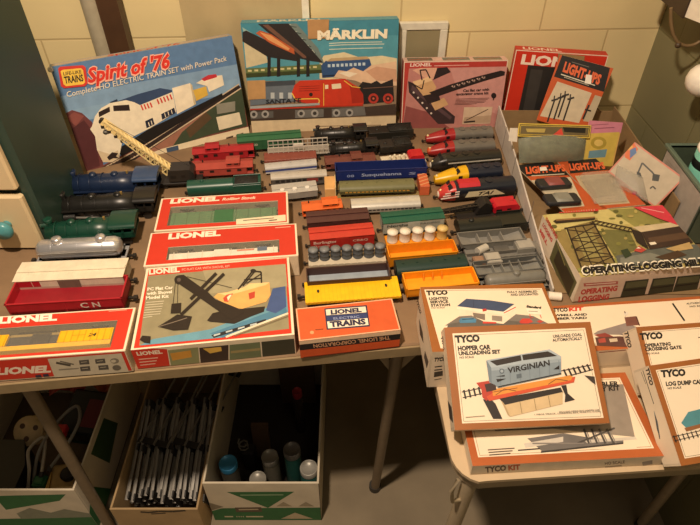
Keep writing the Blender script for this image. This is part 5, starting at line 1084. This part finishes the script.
f.poly('#4a7ea0', (236, 200), (246, 190), (296, 188), (312, 196), (310, 210), (240, 212)); f.line('#26323f', 3, (250, 196), (300, 193)); f.poly('#c04038', (500, 205), (512, 192), (545, 192), (560, 206), (540, 214), (505, 214)); f.poly('#b8463c', (575, 205), (590, 198), (605, 206), (590, 212)); f.poly('#c9453a', (340, 205), (400, 208), (398, 214), (340, 214))
f.poly('#e9dfcc', (528, 146), (592, 150), (600, 176), (540, 172)); f.text('Standard', INK, (530, 143), (594, 149), (532, 134), .05); f.line('#8d8174', 3, (540, 160), (580, 162)); f.line('#c23c30', 3, (545, 172), (548, 188), (560, 190)); f.line('#c23c30', 3, (590, 176), (596, 190))
f = s.front.zm(405, 275, 4.375); f.poly(CP, (118, 370), (760, 330), (740, 480), (104, 492)); f.text('TYCO', INK, (126, 378), (178, 374), (130, 362), .05); f.line(INK, 5, (130, 402), (162, 398)); f.line(INK, 5, (128, 416), (162, 412)); f.poly('#2b2521', (128, 424), (165, 418), (165, 440), (126, 446)); f.line(INK, 3, (128, 458), (160, 452))
f = s.left.zm(405, 275, 4.375); f.inset(CP, .004, .004, .004, .008); f.poly('#2b2521', (62, 190), (78, 250), (82, 300), (66, 260)); f.line(INK, 4, (72, 350), (84, 420)); f.poly('#5d5148', (88, 330), (104, 380), (96, 410), (84, 360)); f.text('TYCO', INK, (50, 110), (66, 170), (57, 106), .05)
finish(s, 'kit_box', 'cream kit box picturing a blue roofed service station, behind the hopper car kit', 'box', BOXES)
# lower kit box
n, p0 = hz(.0235); Zb = zf(450, 370, 2.917)
s = Slab(n, p0, [(474, 465.5), (668, 456.5), (624, 372), (452, 381)], .023, OB2, SID)
f = s.top.zm(450, 370, 2.917); f.inset(CP, .010, .012, .012, .009); f.inset('#9c7a5a', .0125, .0145, .0142, .011); f.inset(CP, .0132, .0152, .0149, .0117)
f.poly('#8f8478', (100, 45), (505, 42), (540, 200), (140, 215)); f.poly(CP, (100, 180), (300, 172), (540, 196), (545, 230), (140, 235)) ; f.text('TRESTLE ASSEMBLER', INK, (285, 56), (493, 46), (284, 43), .04); f.text('ACCESSORY KIT', INK, (335, 70), (496, 59), (334, 57), .04)
f.poly('#6f6a66', (225, 200), (330, 185), (420, 200), (505, 205), (506, 214), (270, 240), (262, 232)); f.poly('#c9c0b2', (215, 215), (330, 195), (330, 210), (220, 228)); f.poly('#c9c0b2', (390, 205), (540, 195), (545, 203), (400, 214)); f.line('#3b3836', 5, (265, 240), (505, 214)); f.line('#3b3836', 4, (198, 235), (262, 230))
for i in range(4): f.line('#4b4744', 6, (390+22*i, 172), (405+24*i, 215)); f.line('#837c76', 3, (396+22*i, 172), (412+24*i, 215))
f.line('#4b4744', 5, (370, 215), (480, 170)); f.line('#837c76', 4, (240, 215), (390, 215))
for i in range(3): f.line('#55493f', 3, (110+2*i, 234+7.5*i), (188-6*i, 229+7.5*i))
f = s.front.zm(450, 370, 2.917); f.inset(SID, 0, 0, .003, .0); f.text('TYCO', '#4a2c1d', (103, 298), (164, 292), (102, 283), .05); f.text('KIT', '#b5502c', (170, 292), (205, 289), (169, 278), .05); f.text('HO SCALE', '#6b5848', (452, 276), (510, 271), (451, 268), .02); f.line('#6b5848', 2, (452, 282), (500, 278)); f.poly('#8a8078', (560, 268), (590, 262), (590, 274), (562, 278)); f.poly(OB, (60, 312), (680, 276), (680, 284), (60, 320))
finish(s, 'kit_box', 'flat cream kit box with orange border lying under the hopper car kit', 'box', BOXES)
# tilted hopper box
def tilt(FL, zF, BL, zB, dr, w, th, mat, sid):
    a = P(*FL, zF); b = P(*BL, zB); e = P(*dr, zB)-b; e.z = 0; e.normalize(); v = b-a; v -= e*v.dot(e); d = v.length
    s = Slab.__new__(Slab); nn = e.cross(v).normalized(); s.fit(nn, [a, a+e*w, a+e*w+v, a+v], th, mat, sid); return s
def tilt4(q, zs, th, mat, sid):
    p = [P(*a, z) for a, z in zip(q, zs)]; s = Slab.__new__(Slab); nn = ((p[1]-p[0])+(p[2]-p[3])).cross((p[3]-p[0])+(p[2]-p[1])).normalized(); s.fit(nn, p, th, mat, sid); return s
Zh = zf(440, 315, 3.889)
s = tilt4(Zh((62, 452), (664, 416), (580, 30), (12, 46)), (.051, .051, .116, .116), .0265, OB, SID)
f = s.top.zm(440, 315, 3.889); f.poly(CP, (48, 72), (564, 50), (636, 400), (86, 422)); f.line('#6d5a48', 1.6, (56, 80), (558, 58), (626, 394), (92, 414), (56, 80))
f.text('TYCO', INK, (60, 107), (156, 102), (57, 82), .06); f.text('HOPPER CAR', INK, (70, 139), (198, 133), (68, 122), .05); f.text('UNLOADING SET', INK, (73, 157), (236, 149), (71, 143), .05); f.text('HO SCALE', INK, (76, 170), (132, 167), (75, 162), .03); f.text('UNLOADS COAL', INK, (440, 89), (552, 81), (438, 78), .035); f.text('AUTOMATICALLY', INK, (438, 104), (554, 96), (436, 93), .035)
TK = M('#231d1b', .5)
f.line(TK, 4, (84, 300), (200, 276)); f.line(TK, 4, (88, 322), (205, 296)); f.line(TK, 4, (470, 218), (585, 195)); f.line(TK, 4, (490, 240), (595, 212))
for i in range(6): f.line(TK, 7, (92+19*i, 292-4*i), (100+19*i, 326-5*i))
for i in range(6): f.line(TK, 7, (480+18*i, 212-4*i), (494+18*i, 242-5*i))
f.poly('#2a2321', (166, 328), (200, 330), (215, 345), (242, 404), (206, 404)); f.poly('#2a2321', (470, 275), (490, 272), (496, 305), (524, 330), (484, 340), (486, 312)); f.poly('#3d342f', (560, 235), (600, 240), (604, 272), (590, 262)); 
f.poly('#2a2321', (230, 325), (468, 282), (478, 302), (252, 352)); f.poly('#cbb188', (240, 335), (252, 350), (476, 300), (476, 346), (272, 396)); f.poly('#b0976f', (236, 332), (252, 350), (272, 396), (262, 388))
for i in range(3): f.line('#8c7552', 2.5, (310+55*i, 338-12*i), (318+55*i, 383-13*i))
f.poly('#b23c2c', (140, 264), (196, 255), (206, 300), (180, 335), (164, 320), (160, 290)); f.poly('#c9502f', (180, 318), (210, 300), (525, 240), (520, 262), (190, 335)); f.poly('#d58c3a', (203, 290), (505, 235), (515, 240), (508, 254), (205, 316)); f.line('#8d4a1e', 3, (206, 300), (300, 284)); f.line('#6d3a1a', 2.5, (215, 312), (250, 288), (295, 296)); f.line('#6d3a1a', 2.5, (420, 270), (450, 250), (495, 256)); f.poly('#3b2a28', (172, 270), (215, 262), (218, 292), (180, 300))
f.poly('#7f8d98', (180, 178), (200, 200), (470, 165), (470, 232), (225, 284), (212, 272), (190, 262)); f.poly('#93a0aa', (196, 206), (470, 170), (469, 182), (200, 218)); f.poly('#6d7b86', (178, 176), (198, 202), (200, 265), (190, 258)); f.poly('#a1adb5', (180, 176), (425, 134), (470, 162), (470, 170), (198, 206)); f.poly('#2b2422', (193, 180), (312, 157), (316, 178), (220, 198)); f.poly('#2b2422', (318, 156), (418, 142), (454, 160), (322, 177))
for i in range(7): x = 232+38*i; f.line('#667481', 1.6, (x, 206-5*i), (x+3, 272-7.5*i))
f.text('VIRGINIAN', INK, (262, 227), (426, 196), (260, 206), .03); f.ell('#56626d', 239, 219, 10); f.ell('#93a0aa', 239, 219, 6); f.poly('#56626d', (295, 232), (315, 228), (316, 244), (297, 248)); f.poly(INK, (216, 240), (250, 234), (250, 240)); f.poly(INK, (217, 250), (256, 248), (222, 262)); f.poly(INK, (440, 212), (462, 196), (462, 212)); f.line(INK, 4, (225, 280), (470, 228))
f.text('INCLUDES OPERATING HOPPER CAR', INK, (462, 380), (618, 371), (461, 375), .01); f.text('1 PIECE TRACK, LOADING BIN, PLASTIC COAL', INK, (366, 390), (624, 377), (365, 385), .01); f.line('#8d7d6a', 2, (98, 398), (172, 392))
f = s.left.zm(440, 315, 3.889); f.inset(CP, .004, .004, .002, .003); f.text('TYCO', INK, (3, 85), (9, 140), (12, 82), .05); f.line(INK, 3, (12, 150), (22, 260)); f.poly('#4a413b', (30, 330), (46, 360), (52, 420), (36, 400))
finish(s, 'kit_box', 'cream kit box picturing a grey hopper car, lying tilted on top of another kit', 'box', BOXES)
# crossing gate and log dump
s = tilt((652, 392), .043, (638, 327), .0875, (700, 322.5), .222, .0405, OB, SID)
f = s.top.zm(560, 290, 5); f.inset(CP, .008, .008, .008, .007); f.inset('#7d6650', .0095, .0095, .0095, .0085); f.inset(CP, .0101, .0101, .0101, .0091)
f.text('TYCO', INK, (400, 248), (514, 241), (397, 218), .06); f.text('OPERATING', INK, (422, 286), (554, 277), (420, 270), .05); f.text('CROSSING GATE', INK, (426, 305), (608, 294), (424, 289), .05); f.text('HO SCALE', INK, (432, 323), (496, 319), (431, 315), .03); f.line('#6d5a48', 5, (690, 238), (740, 234))
f = s.left.zm(560, 290, 5); f.inset(CP, .003, .003, .001, .001); f.text('TYCO', INK, (322, 210), (342, 290), (340, 206), .05); f.line(INK, 3, (312, 222), (328, 318)); f.line(INK, 2, (304, 226), (318, 300)); f.poly('#4f5f6a', (350, 420), (366, 440), (376, 500), (360, 470)); f.line('#4a3528', 4, (352, 430), (372, 505))
finish(s, 'kit_box', 'cream kit box with brown border lettered for a crossing gate, behind the log dump kit', 'box', BOXES)
s = tilt((681, 466), .044, (654, 365), .103, (700, 358.5), .222, .0385, OB, SID)
f = s.top.zm(560, 290, 5); f.inset(CP, .008, .008, .008, .007); f.inset('#7d6650', .0095, .0095, .0095, .0085); f.inset(CP, .0101, .0101, .0101, .0091)
f.text('TYCO', INK, (506, 435), (629, 427), (502, 403), .06); f.text('LOG DUMP CAR', INK, (530, 480), (716, 468), (527, 460), .05); f.text('HO SCALE', INK, (538, 497), (606, 492), (537, 487), .03)
f.poly('#4d8791', (605, 665), (640, 610), (720, 590), (760, 600), (740, 660), (640, 700)); f.poly('#3b6d78', (640, 690), (740, 655), (740, 675), (650, 705))
for a, b in (((560, 735), (760, 690)), ((570, 755), (770, 706))): f.line(TK, 4, a, b)
for i in range(9): f.line(TK, 6, (566+22*i, 728-5*i), (580+22*i, 762-5*i))
f.poly('#8a5a36', (620, 690), (760, 655), (765, 672), (630, 708))
f = s.left.zm(560, 290, 5); f.inset(CP, .003, .003, .001, .001); f.text('TYCO', INK, (428, 392), (452, 478), (444, 388), .05); f.line(INK, 3, (415, 402), (470, 570)); f.line(INK, 2, (406, 408), (430, 470)); f.poly('#50697a', (470, 600), (490, 660), (502, 740), (486, 700)); f.line('#4a3528', 4, (478, 630), (500, 745))
finish(s, 'kit_box', 'cream kit box lettered for a log dump car, before the crossing gate kit', 'box', BOXES)
# ---------------------------------------------------------------- cartons under the table
def tray(x0, x1, y0, y1, h, label, lean=0, art=None, mat=None, inner='#6b5a45'):
    r = tag(empty('fruit_carton', ((x0+x1)/2, (y0+y1)/2, 0)), label, 'carton', 'open cartons on the floor')
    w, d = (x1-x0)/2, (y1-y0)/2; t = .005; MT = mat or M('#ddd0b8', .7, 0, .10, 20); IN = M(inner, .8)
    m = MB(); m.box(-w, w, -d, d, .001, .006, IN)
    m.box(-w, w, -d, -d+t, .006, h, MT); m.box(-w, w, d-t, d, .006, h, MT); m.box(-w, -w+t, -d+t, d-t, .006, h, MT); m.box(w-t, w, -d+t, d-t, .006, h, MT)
    f = Face(m, (-w, -d, .002), (1, 0, 0), (0, 0, 1), 2*w, h-.002); f.z = 'f'; g = Face(m, (w, -d, .002), (0, 1, 0), (0, 0, 1), 2*d, h-.002); g.z = 'f'
    if art: art(f, g)
    m.build('carton', r, .001); return r
GN = M('#2f6e3e', .6)
def art_l(f, g):
    f.poly(GN, (.45, .86), (.93, .9), (.86, .74), (.45, .5)); f.poly(GN, (0, 0), (1, 0), (1, .3), (0, .22)); f.poly('#8a8d7a', (.5, .4), (.62, .55), (.74, .42), (.85, .52), (1, .4), (1, .3), (.5, .25)); g.poly(GN, (0, 0), (.25, 0), (.12, .6), (0, .4)); g.poly('#3a5a3a', (.25, .9), (.5, .9), (.6, .45), (.35, .3))
def art_r(f, g):
    f.poly(GN, (.19, .78), (.78, .79), (.52, .35)); f.poly(GN, (0, 0), (1, 0), (1, .36), (.1, .34), (0, .26)); f.poly('#8a7f6c', (.0, .5), (.12, .38), (.0, .28)); f.poly('#5b4a38', (.22, .36), (.46, .37), (.46, .24), (.22, .23)); f.line('#c9b898', .03, (.25, .30), (.43, .31)); f.line('#8fae88', .03, (.3, .70), (.68, .71)); f.line('#d8c8a8', .035, (.1, .1), (.18, .1)); f.line('#d8c8a8', .035, (.30, .1), (.46, .1))
    for i in range(4): f.line('#d8c8a8', .03, (.21+.02*i, .1), (.22+.02*i, .1))
    f.poly('#a99c82', (.60, .40), (.67, .52), (.74, .40)); f.poly('#a99c82', (.80, .40), (.87, .52), (.94, .40)); f.poly('#c9b898', (.62, .04), (.76, .22), (.92, .04)); f.poly('#3b2f24', (.995, 0), (1, 0), (1, 1), (.995, 1))
def art_m(f, g):
    f.line('#3b2f22', .05, (.34, .92), (.44, .90), (.55, .94), (.70, .93), (.86, .97)); f.line('#3b2f22', .03, (.45, .85), (.62, .88))
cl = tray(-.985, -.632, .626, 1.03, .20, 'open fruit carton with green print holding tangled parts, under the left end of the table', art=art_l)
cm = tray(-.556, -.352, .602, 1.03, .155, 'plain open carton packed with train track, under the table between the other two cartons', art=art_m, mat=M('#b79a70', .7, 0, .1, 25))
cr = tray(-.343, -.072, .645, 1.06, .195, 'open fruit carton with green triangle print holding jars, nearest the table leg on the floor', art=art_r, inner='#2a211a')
# track sections in the middle carton
tk0 = None; k = 0
TG = 'train track sections in the floor carton'
rr = random.Random(11); XS = [-.540+.0152*i for i in range(13)]
for i, x in enumerate(XS):
    loc = V((x, .665+rr.uniform(-.005, .012), .015)); 
    lb = 'three rail train track section standing on edge in the floor carton, %s from the left' % ['first', 'second', 'third', 'fourth', 'fifth', 'sixth', 'seventh', 'eighth', 'ninth', 'tenth', 'eleventh', 'twelfth', 'thirteenth'][i]
    if tk0 is None:
        tk0 = tag(empty('track_section', loc), lb, 'track', TG)
        for h in (.03, .066, .102):
            m = MB(); m.box(-.0014, .0012, 0, .25, h, h+.004, M('#8d8982', .35, .35)); m.box(.001, .006, 0, .25, h+.0014, h+.0026, M('#a5a199', .4, .25)); m.build('rail', tk0)
        for y in (.01, .125, .24):
            m = MB(); m.box(.006, .0095, y-.008, y+.008, .02, .115, M('#2f2d2a', .6)); m.build('tie', tk0)
        tk0.rotation_euler = (math.radians(14), 0, 0)
    else:
        r = dup(tk0, loc, lb); r.rotation_euler = (math.radians(14+rr.uniform(-3, 4)), math.radians(rr.uniform(-2, 2)), math.radians(rr.uniform(-2, 2)))
for i, x in enumerate((-.556, -.478)):
    r = dup(tk0, V((x, .775, .168)), '%s of two track sections lying flat across the standing ones in the floor carton' % ('left one', 'right one')[i]); r.rotation_euler = (math.radians(14), math.radians(90), math.radians(1-2*i))
# jars and things in the right carton
def jar(x, y, r, h, col, lidcol, label, tilt_=(0, 0), name='jar'):
    q = tag(empty(name, (x, y, .0065)), label, name, 'jars and cans in the floor carton'); q.rotation_euler = (*tilt_, 0)
    m = MB(); m.lathe([(0, 0), (r*.95, 0), (r, .004), (r, h*.82), (r*.9, h*.88), (r*.9, h*.9), (0, h*.9)], (0, 0, 0), (0, 0, 1), M(col, .25), 20); m.build('body', q)
    m = MB(); m.lathe([(r*.98, h*.88), (r*.98, h*.99), (r*.9, h), (r*.86, h*.985), (0, h*.985)], (0, 0, 0), (0, 0, 1), M(lidcol, .35, .2), 20); m.build('lid', q)
jar(-.300, .718, .023, .150, '#5a574f', '#3f8fc0', 'jar with bright blue lid, at the left in the jar carton')
jar(-.226, .690, .021, .125, '#6b675e', '#9a968c', 'small jar with grey lid in front of the wide grey lidded jar')
jar(-.199, .735, .0215, .150, '#7a7568', '#8f8b82', 'wide jar with ridged grey lid, in the middle of the jar carton')
jar(-.142, .735, .0215, .185, '#2f5f58', '#6e6a66', 'tall teal can with grey lid, right of centre in the jar carton', name='can')
jar(-.100, .700, .022, .160, '#2e6660', '#a8a59c', 'teal can with pale lid, at the right edge of the jar carton', name='can')
jar(-.140, .900, .013, .19, '#3a2f2a', '#a02a30', 'dark jar with red lid standing behind the others in the jar carton')
q = tag(empty('wood_stick', (-.235, .80, .007)), 'flat brown board standing behind the jars in the floor carton', 'board'); m = MB(); m.box(-.022, .022, 0, .010, 0, .15, '#5b4632'); m.build('board', q); q.rotation_euler = (math.radians(-8), 0, 0)
q = tag(empty('motor', (-.262, .79, .0065)), 'black toy motor with coiled wire behind the blue lidded jar', 'motor'); m = MB(); m.box(-.02, .012, -.015, .015, 0, .09, '#23211f'); m.build('housing', q, .003); m = MB(); m.tube([(-.015+.012*math.sin(i*.9), .012*math.cos(i*.9), .092+.0025*i) for i in range(14)], .0022, '#6d6a64', 6); m.build('wire', q)
q = tag(empty('cardboard_piece', (-.15, .99, .007)), 'brown cardboard piece standing at the back of the jar carton', 'cardboard'); m = MB(); m.box(-.05, .05, 0, .004, 0, .24, '#5a4530'); m.build('sheet', q)
# clutter in the left carton
q = tag(empty('wire_spool', (-.83, .83, .12)), 'cream plastic wire spool with dark holes, near the left edge of the left floor carton', 'spool'); q.rotation_euler = (math.radians(35), 0, 0)
m = MB(); m.lathe([(0, 0), (.038, 0), (.038, .006), (0, .006)], (0, 0, 0), (0, 0, 1), '#cdb284', 24); m.build('flange', q)
m = MB(); m.lathe([(0, 0), (.038, 0), (.038, .006), (0, .006)], (0, 0, .03), (0, 0, 1), M('#d6bd90', .5), 24)
for a in (0.4, 2.5, 4.6): m.cyl((.02*math.cos(a), .02*math.sin(a), .0361), (.02*math.cos(a), .02*math.sin(a), .0365), .007, '#5a4030', 12)
m.build('flange', q); m = MB(); m.cyl((0, 0, .006), (0, 0, .03), .02, '#8d4a30', 18); m.build('core', q)
q = tag(empty('transformer', (-.70, .88, .10)), 'black transformer with dark red nameplate in the left floor carton', 'transformer'); q.rotation_euler = (math.radians(15), 0, math.radians(-8))
m = MB(); m.box(-.055, .055, -.06, .06, -.06, .05, M('#1d211f', .35)); m.build('housing', q, .006); m = MB(); m.box(.0, .04, -.04, .035, .0505, .052, '#6b2428'); m.line = None; m.build('nameplate', q); m = MB(); m.box(-.055, .055, -.061, -.0602, -.05, -.03, '#24523f'); m.build('green_band', q)
q = tag(empty('connector', (-.738, .80, .148)), 'bright red plug lying on the wires in the left floor carton', 'plug'); m = MB(); m.box(-.012, .012, -.018, .018, 0, .02, '#c02a2c'); m.box(-.016, -.012, -.008, .008, .004, .014, '#c02a2c'); m.build('plug', q, .002)
q = tag(empty('switch_machine', (-.70, .70, .095)), 'yellow cream switch controller with black knob at the front of the left floor carton', 'controller'); q.rotation_euler = (math.radians(12), 0, .15)
m = MB(); m.box(-.035, .035, -.035, .035, -.07, .035, M('#b89a62', .5)); m.build('housing', q, .005); m = MB(); m.lathe([(.017, 0), (.017, .012), (.012, .015), (0, .015)], (.008, .005, .035), (0, 0, 1), '#241f1c', 18); m.build('knob', q); m = MB(); m.prism([(-.045, -.02), (-.036, -.03), (-.036, .02)], 'z', -.05, .034, '#c9a24e'); m.build('lever', q)
q = tag(empty('green_block', (-.765, .69, .10)), 'small green plastic piece beside the cream switch controller', 'block'); m = MB(); m.box(-.016, .016, -.014, .014, -.03, .02, '#2f6b46'); m.box(-.01, .01, -.01, .01, .02, .025, '#3b7a52'); m.build('block', q, .002)
for nm, pts, c, lb in (('grey_cable', [(-.79, .70, .10), (-.775, .74, .155), (-.765, .79, .165), (-.745, .84, .17), (-.71, .86, .185), (-.69, .82, .185), (-.705, .77, .165), (-.74, .71, .14)], '#8d8a84', 'grey cable looping over the black transformer in the left floor carton'), ('white_cable', [(-.80, .68, .09), (-.79, .71, .14), (-.80, .75, .16), (-.77, .78, .165), (-.76, .70, .13)], '#b9b0a2', 'pale cable loop beside the cream spool in the left floor carton')):
    q = tag(empty(nm, (0, 0, 0)), lb, 'cable'); pv = [V(p) for p in pts]; sm = []
    for i in range(len(pv)-1):
        a = pv[max(i-1, 0)]; b = pv[i]; c_ = pv[i+1]; d = pv[min(i+2, len(pv)-1)]
        for j in range(6): t = j/6; sm.append(.5*((2*b)+(c_-a)*t+(2*a-5*b+4*c_-d)*t*t+(3*b-a-3*c_+d)*t**3))
    m = MB(); m.tube(sm+[pv[-1]], .0042, c, 8); m.build('cord', q)
    m = MB(); m.lathe([(.0055, -.006), (.0055, .006)], pv[-1], (0, 1, .3), '#3a3733', 8); m.build('end_sleeve', q)
for nm, loc, c, rz, lb in (('packaging', (-.775, .955, .15), '#a8432c', .3, 'crumpled red packaging at the back of the left floor carton'), ('packaging', (-.665, .96, .15), '#b0602f', -.4, 'crumpled orange packaging at the back right of the left floor carton')):
    q = tag(empty(nm, loc, rz), lb, 'packaging'); rr = random.Random(int(rz*100)+50); m = MB(); rows = []
    for i in range(7): rows.append([(-.045+.015*i+rr.uniform(-.004, .004), -.035+.014*j+rr.uniform(-.004, .004), .02*math.sin(i*1.1+j)+rr.uniform(0, .015)+.012*j) for j in range(6)])
    m.loft(rows, M(c, .5), False, False, False); m.build('wrapper', q); m = MB(); m.box(-.02, .02, -.012, .012, .03, .042, '#c9b090'); m.build('label_card', q)
q = tag(empty('black_box', (-.865, .69, .08)), 'black plastic housing at the left front of the left floor carton', 'housing'); m = MB(); m.prism([(-.07, -.05), (.06, -.05), (.06, .03), (.03, .10), (-.07, .10)], 'z', -.07, .06, M('#191817', .4)); m.build('housing', q, .004); m = MB(); m.cyl((-.02, .0, .06), (-.02, .0, .072), .014, '#2b2927', 14); m.build('knob', q)
# ---------------------------------------------------------------- light, sky, camera
def lamp(name, kind, loc, en, col, size=.1, rot=None):
    l = bpy.data.lights.new(name, kind); l.energy = en; l.color = col
    if kind == 'POINT': l.shadow_soft_size = size
    if kind == 'AREA': l.size = size
    o = bpy.data.objects.new(name, l); COL.objects.link(o); o.location = loc
    if rot: o.rotation_euler = rot
    return o
lamp('ceiling_bulb', 'POINT', (-.26, .22, TZ+1.38), 108, (1, .79, .59), .04)
lamp('fill_light', 'POINT', (.5, -.3, TZ+1.6), 9, (1, .82, .58), .3)  # weak fill added out of view to soften shadows, no lamp of the room
w = bpy.data.worlds.new('room'); SC.world = w; w.use_nodes = True; w.node_tree.nodes['Background'].inputs[0].default_value = (1, .80, .58, 1); w.node_tree.nodes['Background'].inputs[1].default_value = .08
cd = bpy.data.cameras.new('camera'); co = bpy.data.objects.new('camera', cd); COL.objects.link(co); co.location = C0; co.rotation_euler = (math.pi/2-PITCH, 0, 0)
cd.sensor_width = 36; cd.lens = FPX/700*36; cd.clip_start = .02; SC.camera = co
SC.view_settings.view_transform = 'Standard'; SC.view_settings.look = 'None'; SC.view_settings.exposure = 0
